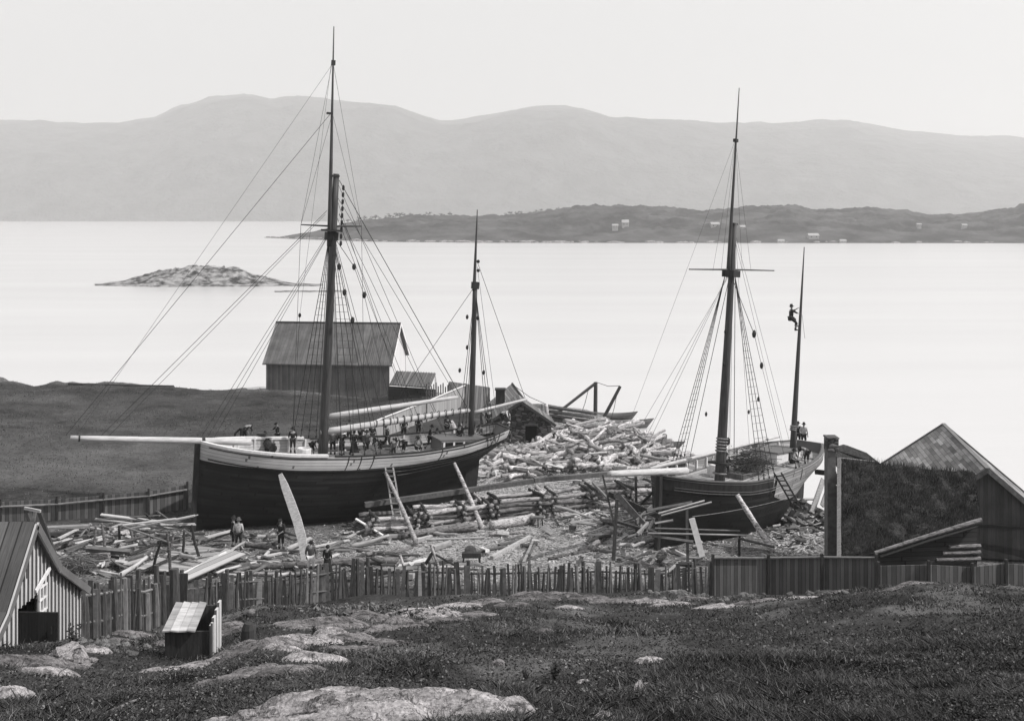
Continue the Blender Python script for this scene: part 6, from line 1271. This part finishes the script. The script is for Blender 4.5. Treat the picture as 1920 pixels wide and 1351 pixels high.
clutter(40, 345, 560, 1005, 1085, 'by the sloping platform')
clutter(40, 560, 880, 1020, 1092, 'behind the fence below the left ship', fresh=.35)
clutter(28, 640, 860, 965, 1012, 'before the dim cribs', fresh=.3)
clutter(9, 880, 1120, 985, 1080, 'in the open middle of the yard', lmax=1.8)
clutter(44, 1050, 1235, 925, 1000, 'between the cribs and the right ship bow', fresh=.45, hz=.7)
clutter(32, 1120, 1330, 1000, 1082, 'under the low trestle by the right ship', fresh=.35, hz=.4)
clutter(24, 1440, 1560, 900, 1020, 'behind the right ship stern', fresh=.5, hz=.5)
clutter(34, 895, 1030, 835, 905, 'behind the stern of the left ship', fresh=.7, lmax=1.8, hz=.4, boost=1.4)
clutter(30, 1030, 1230, 870, 935, 'on the cribs under the long beam', fresh=.5, hz=1.0)
# loose stones at the foot of the fences
def stone_mesh(seed):
    mb = MB(); n_ = 8; rows = []
    for i in range(7):
        a = math.pi*i/6; row = []
        for k in range(n_+1):
            b_ = 2*math.pi*(k % n_)/n_; d = Vector((math.sin(a)*math.cos(b_), math.sin(a)*math.sin(b_), math.cos(a))); s = 1+.55*float(fbm(d.x*1.6+seed*3.1, d.y*1.6+d.z*2, seed)); row.append(Vector((d.x*s, d.y*s*.8, d.z*s*.55)))
        rows.append(row)
    mb.grid(rows); return mb.mesh('stone', M['stone'])
ST = [stone_mesh(i) for i in range(7)]
def put_stone(px, py, s, label, group, mat=None, z=0):
    g = G(px, py); o = bpy.data.objects.new('stone', ST[r2.randrange(7)]); COL.objects.link(o); o.location = (g.x, g.y, gz(g.x, g.y)+s*.2+z); o.scale = (s, s, s); o.rotation_euler = (r2.uniform(-.3,.3), r2.uniform(-.3,.3), r2.uniform(0,6))
    if mat: o.material_slots[0].link = 'OBJECT'; o.material_slots[0].material = M[mat]
    tag(o, label, 'stone', group)
for k in range(95): px = r2.choice([r2.gauss(1400,70), r2.uniform(1190,1560)]); s__ = r2.uniform(.05,.2); put_stone(px, r2.gauss(1114,6)-(px-1400)*.02, s__, ('large ' if s__ > .13 else 'small ')+'rough grey stone in the rubble '+('left of the plank fence' if px < 1330 else 'under the left half of the plank fence' if px < 1440 else 'under the right half of the plank fence'), 'rubble stones below the plank fence')
for k in range(45): s__ = r2.uniform(.04,.15); px = r2.gauss(215,55); put_stone(px, r2.gauss(1207,13), s__, ('large ' if s__ > .1 else 'small ')+'rough stone in the rubble by the tall picket fence, '+('near the pale shed' if px < 190 else 'halfway to the plank box' if px < 250 else 'near the plank box'), 'rubble stones by the pale shed')
for k in range(34): s__ = r2.uniform(.12,.4); px = r2.gauss(1505,26); put_stone(px, r2.gauss(985,26), s__, ('large ' if s__ > .3 else 'middling ' if s__ > .2 else 'small ')+'rough stone on the bank behind the right ship, '+('nearer the ship' if px < 1500 else 'nearer the tall chimney'), 'stones on the bank by the chimney', z=.1)
for (px, py, s) in [(140,1222,.26),(150,1234,.2),(128,1240,.22),(120,1229,.3),(170,1243,.15),(160,1250,.14),(105,1246,.16)]: put_stone(px, py, s, 'whitish stone in the little heap before the door of the pale shed', 'whitish stones by the shed door', 'rock_pale')
for (px, py, s, lab) in [(1205,1291,.07,'smooth pale stone in the grass left of the bare path, near the bottom edge'),(1318,1309,.035,'small round pale pebble, left of a pair in the grass'),(1350,1297,.04,'small round pale pebble, right of a pair in the grass')]: put_stone(px, py, s, lab, None, 'rock_pale')
# ================================================================== bedrock showing through the hill
ROCKS = [ # centre px, py, half width px, half depth m, height m, yaw, pale
 (690,1360,320,.70,.22,.07,1),(500,1380,170,.42,.10,.2,1),(900,1304,85,.10,.035,.05,1),(965,1342,46,.26,.10,.1,1),(770,1330,140,.16,.05,.06,1),
 (590,1180,85,.7,.18,.35,0),(640,1172,60,.6,.14,.3,0),(560,1205,75,.4,.16,.35,1),(618,1198,38,.4,.18,.3,1),(500,1212,95,.5,.12,.4,0),(590,1238,75,.3,.10,.3,1),(480,1255,60,.25,.06,.5,0),
 (420,1186,55,.7,.16,.3,0),(690,1160,60,.8,.15,.2,0),(745,1165,36,.5,.14,.1,0),(770,1176,46,.4,.11,.1,0),(660,1198,60,.4,.10,.2,0),(715,1182,40,.4,.1,.2,0),(540,1222,60,.3,.1,.3,1),
 (790,1150,90,.6,.15,.25,1),(860,1138,60,.5,.12,.15,1),(905,1130,40,.5,.10,.1,0),(1000,1124,45,.5,.22,.0,0),(1050,1120,36,.5,.2,.0,0),(1105,1122,44,.5,.18,.0,0),(1150,1130,60,.4,.12,.0,0),
 (1210,1128,50,.35,.12,.0,1),(1260,1133,45,.3,.10,.0,1),(1070,1140,40,.3,.10,.1,1),(1350,1137,50,.25,.09,.0,1),(960,1135,45,.3,.07,.1,0),
 (430,1225,60,.4,.10,.4,0),(660,1220,70,.35,.07,.25,0),(545,1262,110,.3,.06,.35,0),(430,1275,90,.25,.05,.4,0),(840,1165,60,.4,.08,.15,0),(900,1152,50,.35,.07,.1,0),(730,1205,50,.3,.06,.2,0),(1300,1122,45,.3,.1,0,0),(1420,1128,50,.25,.08,.1,0),
 (60,1246,100,.35,.16,.2,0),(148,1236,24,.3,.2,.1,1),(20,1310,60,.3,.14,.6,1),(90,1268,80,.22,.1,.45,1),(215,1206,45,.4,.12,.2,0),(250,1190,50,.4,.10,.2,0),(370,1250,58,.22,.10,.1,1),(310,1258,40,.2,.07,.1,1),(185,1222,36,.35,.12,.2,1),(330,1205,50,.4,.10,.2,0),
 (1215,1242,32,.10,.08,-.05,1),(1198,1294,12,.07,.05,-.4,1),(1135,1350,26,.10,.05,.1,1),(1090,1280,22,.08,.05,.1,1),(935,1245,18,.08,.04,0,0),(1020,1185,26,.2,.05,0,0),(1560,1112,50,.25,.09,.2,0),(1500,1122,50,.2,.07,.2,1),(1690,1100,100,.16,.05,.05,0),(1850,1093,80,.16,.05,.03,1)]
RK = []
for i, (px, py, hw, hd, hh, yaw, pale) in enumerate(ROCKS):
    g = G(px, py); wx = hw*g.y/F; RK.append((g.x, g.y, wx, hd, yaw)); N_ = 120; Mm = 56
    rr_, tt = np.meshgrid(np.concatenate([np.linspace(0, 1, Mm), [1.08]]), np.linspace(0, 2*math.pi, N_), indexing='ij')
    ex = np.cos(tt)*rr_; ey = np.sin(tt)*rr_; k = 1+.75*fbm(np.cos(tt)*1.7+i, np.sin(tt)*1.7, i, 5); lx, ly = ex*wx*k, ey*hd*k; c, s = math.cos(yaw), math.sin(yaw)
    X = g.x+lx*c-ly*s; Y = g.y+lx*s+ly*c; dome = np.clip(1-rr_**2.2, 0, 1)**.8
    st = fbm(lx*.5/(.4+wx*.2), ly*5/(.5+hd), i+200, 5); rid = 1-np.abs(fbm(lx*.9, ly*7, i+300, 4))*1.6
    step = np.floor((ly/hd+fbm(lx/wx*1.5, ly/hd, i+210, 3)*.9)*3.2); step = vnoise(step, step*0+i, 33)
    Z = ground(X, Y)+(hh+.05)*dome*(.55+.22*step+.5*st+.5*rid)+.06*hh*fbm(lx*14, ly*14, i+400, 4)-.10*(1-dome)**3-.04
    o = grid_obj('bedrock', X, Y, Z, M['rock_pale' if pale else 'rock']); o['kind'] = 'structure'
def rock_cover(X, Y):
    m_ = np.zeros_like(X)
    for (rx, ry, wx, hd, yaw) in RK:
        c, s = math.cos(-yaw), math.sin(-yaw); lx = (X-rx)*c-(Y-ry)*s; ly = (X-rx)*s+(Y-ry)*c; m_ = np.maximum(m_, (lx/wx)**2+(ly/hd)**2 < .72)
    return m_
# ================================================================== grass on the hill: real blades
N = 520000; inv = nr.uniform((1/47.0)**1.0, 1/6.6, N); D = 1/inv; U = nr.uniform(-.56, .56, N); X = U*D
dens = fbm(X*.45, D*.45, 501, 4)+.5*fbm(X*1.9, D*1.9, 502, 3); bare = rock_cover(X, D) > 0
path = np.exp(-((U*F+CX-1150)/130)**2)*np.exp(-((1/D-1/9.0)*60)**2)*.5
PXg = U*F+CX; scrub = sst(28, 36, D)*sst(380, 460, PXg)*(1-sst(1250, 1400, PXg))*.45+sst(300,340,PXg)*0; scrub = np.maximum(scrub, (1-sst(330, 420, PXg))*sst(17, 21, D)*.5)
keep = (~bare) & (nr.uniform(0, 1, N) < np.clip(.66+.85*dens-path-scrub-.45*drymask(X, D), .06, 1)) & (ground(X, D) > 2.5)
X, D, dens = X[keep], D[keep], dens[keep]; n_ = len(X); Z = ground(X, D)
H = nr.uniform(.018, .062, n_)*(1+1.3*np.clip(dens, -.5, .9))*(1+D*.022); wv = (.0010+.00033*D)*nr.uniform(.7, 1.5, n_); an = nr.uniform(0, math.pi, n_); ln = nr.normal(0, .8, (n_, 2))*H[:, None]
lf = nr.uniform(0, 1, n_); base = np.stack([X, D, Z-.02], -1); dx = np.stack([np.cos(an)*wv, np.sin(an)*wv, np.zeros(n_)], -1); mid = base+np.stack([ln[:,0]*.4, ln[:,1]*.4, H*.62], -1); tip = base+np.stack([ln[:,0], ln[:,1], H], -1)
V = np.stack([base-dx, base+dx, mid+dx*.8, tip, mid-dx*.8], 1); mi = (nr.uniform(0, 1, n_) < np.clip(.06+.16*(dens+.2)+.5*drymask(X, D), .03, .6)).astype(np.int32)
o = soup('grass', V.reshape(-1, 3), 5, [M['grassm'], M['grassp']], mi); tag(o, 'tufty dark grass covering the slope in the foreground', 'grass', kind='stuff')
# small leaves, moss and dry specks between the blades
N = 260000; inv = nr.uniform(1/47.0, 1/6.6, N); D = 1/inv; U = nr.uniform(-.56, .56, N); X = U*D; ok = ~(rock_cover(X, D) > 0); X, D = X[ok], D[ok]; n_ = len(X); Z = ground(X, D)
s_ = (.0022+.0009*D)*nr.uniform(.5, 1.7, n_); u = nr.normal(0, 1, (n_, 3)); u[:,2] *= .45; u /= np.linalg.norm(u, axis=1)[:, None]; v = np.cross(u, nr.normal(0, 1, (n_, 3))); v /= np.linalg.norm(v, axis=1)[:, None]
c = np.stack([X, D, Z+nr.uniform(0, .05, n_)], -1); V = np.stack([c-u*s_[:,None], c+v*s_[:,None]*.6, c+u*s_[:,None], c-v*s_[:,None]*.6], 1)
o = soup('ground_leaves', V.reshape(-1, 3), 4, [M['grassm'], M['grassp'], M['darkwood']], nr.choice([0,0,0,0,1,2,2,2], n_).astype(np.int32)); tag(o, 'small leaves and moss between the grass of the foreground slope', 'ground cover', kind='stuff')
# coarser tufts on the meadow beyond
N = 40000; D = nr.uniform(52, 119, N); X = nr.uniform(-.62, .0, N)*D; g_ = ground(X, D); ok = (X < -8-(D < 70)*(4+6)) & (g_ > .5) & (D > 66.5); X, D, g_ = X[ok], D[ok], g_[ok]; n_ = len(X); dn = fbm(X*.15, D*.15, 601, 4)
H = nr.uniform(.04, .11, n_)*(1+1.2*np.clip(dn, -.5, .8)); an = nr.uniform(0, math.pi, n_); b0 = np.stack([X, D, g_], -1); dx = np.stack([np.cos(an)*.03, np.sin(an)*.03, 0*X], -1)
V = np.stack([b0-dx, b0+dx, b0+np.stack([nr.normal(0,.05,n_), nr.normal(0,.05,n_), H], -1)], 1)
o = soup('meadow_grass', V.reshape(-1, 3), 3, [M['grassm'], M['grassp']], (nr.uniform(0,1,n_) < .25).astype(np.int32)); tag(o, 'short dark grass on the meadow behind the left ship', 'grass', kind='stuff')
# ================================================================== plants of their own on the slope
def weed(px, py, h, n, label, name='leafy_weed', cat='plant', mat='leaf', seed=1, grp=None):
    rr = random.Random(seed); g = G(px, py); root = empty(name, g, label, cat, grp); mb = MB(); lv = []
    for k in range(n):
        a = rr.uniform(0, 6.28); t = Vector((math.cos(a)*h*.35*rr.random(), math.sin(a)*h*.35*rr.random(), h*rr.uniform(.5,1))); mb.tube([g, g+t*.5, g+t], [.008,.006,.003], 4, False)
        for j in range(9):
            c = g+t*rr.uniform(.25,1); b_ = rr.uniform(0, 6.28); u = Vector((math.cos(b_), math.sin(b_), rr.uniform(-.2,.7))).normalized()*h*rr.uniform(.12,.26); v = u.cross(Vector((0,0,1))).normalized()*u.length*.3; lv.append((c, u, v))
    part(mb, 'stem', M['darkwood'], root); mb = MB()
    for c, u, v in lv: mb.add([c, c+u*.5-v, c+u, c+u*.5+v], [(0,1,2,3)])
    part(mb, 'leaves', M[mat], root)
for (px, py, h, n, lab, sd) in [(1040,1278,.28,12,'dark leafy weed in the grass above the pale rock, tallest on the slope',1),(985,1275,.16,8,'low dark weed left of the tallest weed on the slope',2),(612,1345,.20,14,'dark bushy plant growing out of the big pale rock',3),(592,1350,.10,8,'small tuft at the left foot of the bushy plant on the pale rock',4),(690,1335,.09,8,'tiny tuft in a crack of the big pale rock',5),
    (140,1218,.55,14,'dim bush at the corner of the pale shed',6),(590,1196,.3,8,'dark tuft between two striped rocks below the picket fence',7)]: weed(px, py, h, n, lab, seed=sd)
# dead leaves and sticks heaped under the fence
vs = []
for _ in range(2600):
    g = G(rnd.gauss(715,55), rnd.gauss(1148,6)); a = rnd.uniform(0, 6.28); u = Vector((math.cos(a), math.sin(a), rnd.uniform(-.3,.9)))*rnd.uniform(.04,.12); v = Vector((-u.y, u.x, rnd.uniform(-.05,.05)))*.35; c = g+Vector((0,0,rnd.random()*.14)); vs += [c-u, c+v, c+u, c-v]
o = soup('leaf_litter', vs, 4, [M['leaf'], M['grassp']], [1 if rnd.random() < .35 else 0 for _ in range(2600)]); tag(o, 'ragged leafy ground cover under the picket fence', 'ground cover', kind='stuff')
g = G(466,1205); root = empty('stump', g, 'small dark stump standing on the rock right of the plank box', 'stump'); mb = MB(); mb.tube([g-Vector((0,0,.1)), g+Vector((0,0,.3)), g+Vector((.01,0,.42))], [.17,.15,.10], 9); part(mb, 'trunk', M['darkwood'], root)
pole3(G(402,1176)+Vector((0,0,.1)), G(472,1155)+Vector((0,0,.12)), .11, .1, 'bent grey branch lying on the ground right of the plank box', 'oldlog', 'branch', None, 'branch', .1)
pole3(G(205,1338)+Vector((0,0,.02)), G(262,1316)+Vector((0,0,.03)), .012, .01, 'thin dry stick lying in the grass at the lower left', 'oldlog', 'stick', None, 'stick', .02)
# ================================================================== far shore: houses and trees
def house(px, py, w_, h, label, gable=True, mat='white'):
    d = float(np.interp(px, isl[0], isl[1])); cr = float(np.interp(px, isl[0], isl[2]))
    D_ = np.linspace(d, cr, 400); zc_ = float(np.interp(px, isl[0], isl[3])); sf = zc_*np.sin((D_-d)/(cr-d)*math.pi/2)**.85*(1+.1*(1-(D_-d)/(cr-d)))
    hit = np.nonzero(CZ-(py-HY)*D_/F <= sf)[0]; dd = float(D_[hit[0]]) if len(hit) else d+8; p = P(px, py, dd)+Vector((0,-3,.4)); root = empty('cottage', p, label, 'house', 'cottages on the long island'); W_ = w_*.85*dd/F; H_ = h*.8*dd/F*.55; Dp = W_*.8; x, y, z = p
    mb = MB(); mb.slab([(x-W_/2,y,z-2.5),(x+W_/2,y,z-2.5),(x+W_/2,y,z+H_),(x-W_/2,y,z+H_)], (0,Dp,0)); mb.slab([(x+W_/2-.01,y+.01,z+H_),(x+W_/2-.01,y+Dp-.01,z+H_),(x+W_/2-.01,y+Dp/2,z+H_*1.75)], (-W_+.02,0,0)); part(mb, 'wall', M['palefence'], root)
    mb = MB(); mb.slab([(x-W_/2-.3,y-.4,z+H_-.2),(x+W_/2+.3,y-.4,z+H_-.2),(x+W_/2+.3,y+Dp/2,z+H_*1.8),(x-W_/2-.3,y+Dp/2,z+H_*1.8)], (0,0,.3)); mb.slab([(x-W_/2-.3,y+Dp+.4,z+H_-.2),(x+W_/2+.3,y+Dp+.4,z+H_-.2),(x+W_/2+.3,y+Dp/2,z+H_*1.8),(x-W_/2-.3,y+Dp/2,z+H_*1.8)], (0,0,.3)); part(mb, 'roof', M['palefence'], root)
    for k in (-.25,.25): mb = MB(); mb.box((x+k*W_, y-.05, z+H_*.5), (W_*.12,.1,H_*.4)); part(mb, 'window', M['dark'], root)
for a_ in [(1172,424,14,13,'tall white cottage, the upright one of the leftmost group on the island'),(1153,427,12,7,'low white outhouse left of the tall white cottage'),(1340,426,18,10,'white cottage on the island just left of the main mast of the right ship'),(1391,430,12,8,'dim pale cottage just right of the main mast of the right ship'),(1524,447,22,10,'broad white cottage near the shore above the mizzen mast of the right ship'),(1463,455,13,6,'small white boathouse on the island shore between the two masts of the right ship'),
    (1579,455,12,6,'small white boathouse on the island shore right of the mizzen mast'),(1721,424,9,5,'tiny white cottage high on the island at the right'),(1806,426,10,6,'faint pale cottage farthest right on the island')]: house(*a_)
def far_tree(px, py, hpx, seed, label, dist=None):
    rr = random.Random(seed); cr = dist or float(np.interp(px, isl[0], isl[2]))-6; p = P(px, py, cr); h = hpx*cr/F; root = empty('tree', p, label, 'tree', 'trees along the skyline of the long island'); mb = MB(); mb.tube([p-Vector((0,0,2)), p+Vector((rr.uniform(-.2,.2),0,h*.5)), p+Vector((rr.uniform(-.4,.4),0,h*.85))], [.22,.16,.06], 5); part(mb, 'trunk', M['darkwood'], root)
    mb = MB()
    cl = [p+Vector((rr.uniform(-.42,.42)*h, rr.uniform(-.3,.3)*h, h*rr.uniform(.5,1))) for _ in range(6)]
    for k in range(150): c = rr.choice(cl)+Vector((rr.gauss(0,.13),rr.gauss(0,.13),rr.gauss(0,.08)))*h; u = Vector((rr.gauss(0,1),rr.gauss(0,1),rr.gauss(0,1))).normalized()*.05*h; v = u.cross(Vector((rr.gauss(0,1),rr.gauss(0,1),rr.gauss(0,1)))).normalized()*.04*h; mb.add([c-u-v,c+u-v,c+u+v,c-u+v], [(0,1,2,3)])
    part(mb, 'crown', M['leaf'], root)
TL = 'small windblown tree on the skyline of the long island, left of the mizzen top'
for k, px in enumerate([652,664,671,674,684,697,704,712,724,731,737,742,749,756,770,788,796,803,815,829,842]): far_tree(px, float(np.interp(px, [620,680,780,900], [425,412,404,406]))+2.5, rnd.uniform(5,10), k, TL)
for k, px in enumerate([948,957,968,975,995,1004,1013,1028,1046]): far_tree(px, float(np.interp(px, [900,1000,1080], [406,401,388]))+2.5, rnd.uniform(5,9), k+40, 'small windblown tree on the skyline of the long island, right of the mizzen top')
# raft of poles at the edge of the meadow
pole3(G(128,722)+Vector((0,0,.15)), G(326,727)+Vector((0,0,.2)), .12, .08, 'long thin pole lying along the edge of the meadow by the water', 'darkwood', 'pole', None, 'pole', .0)
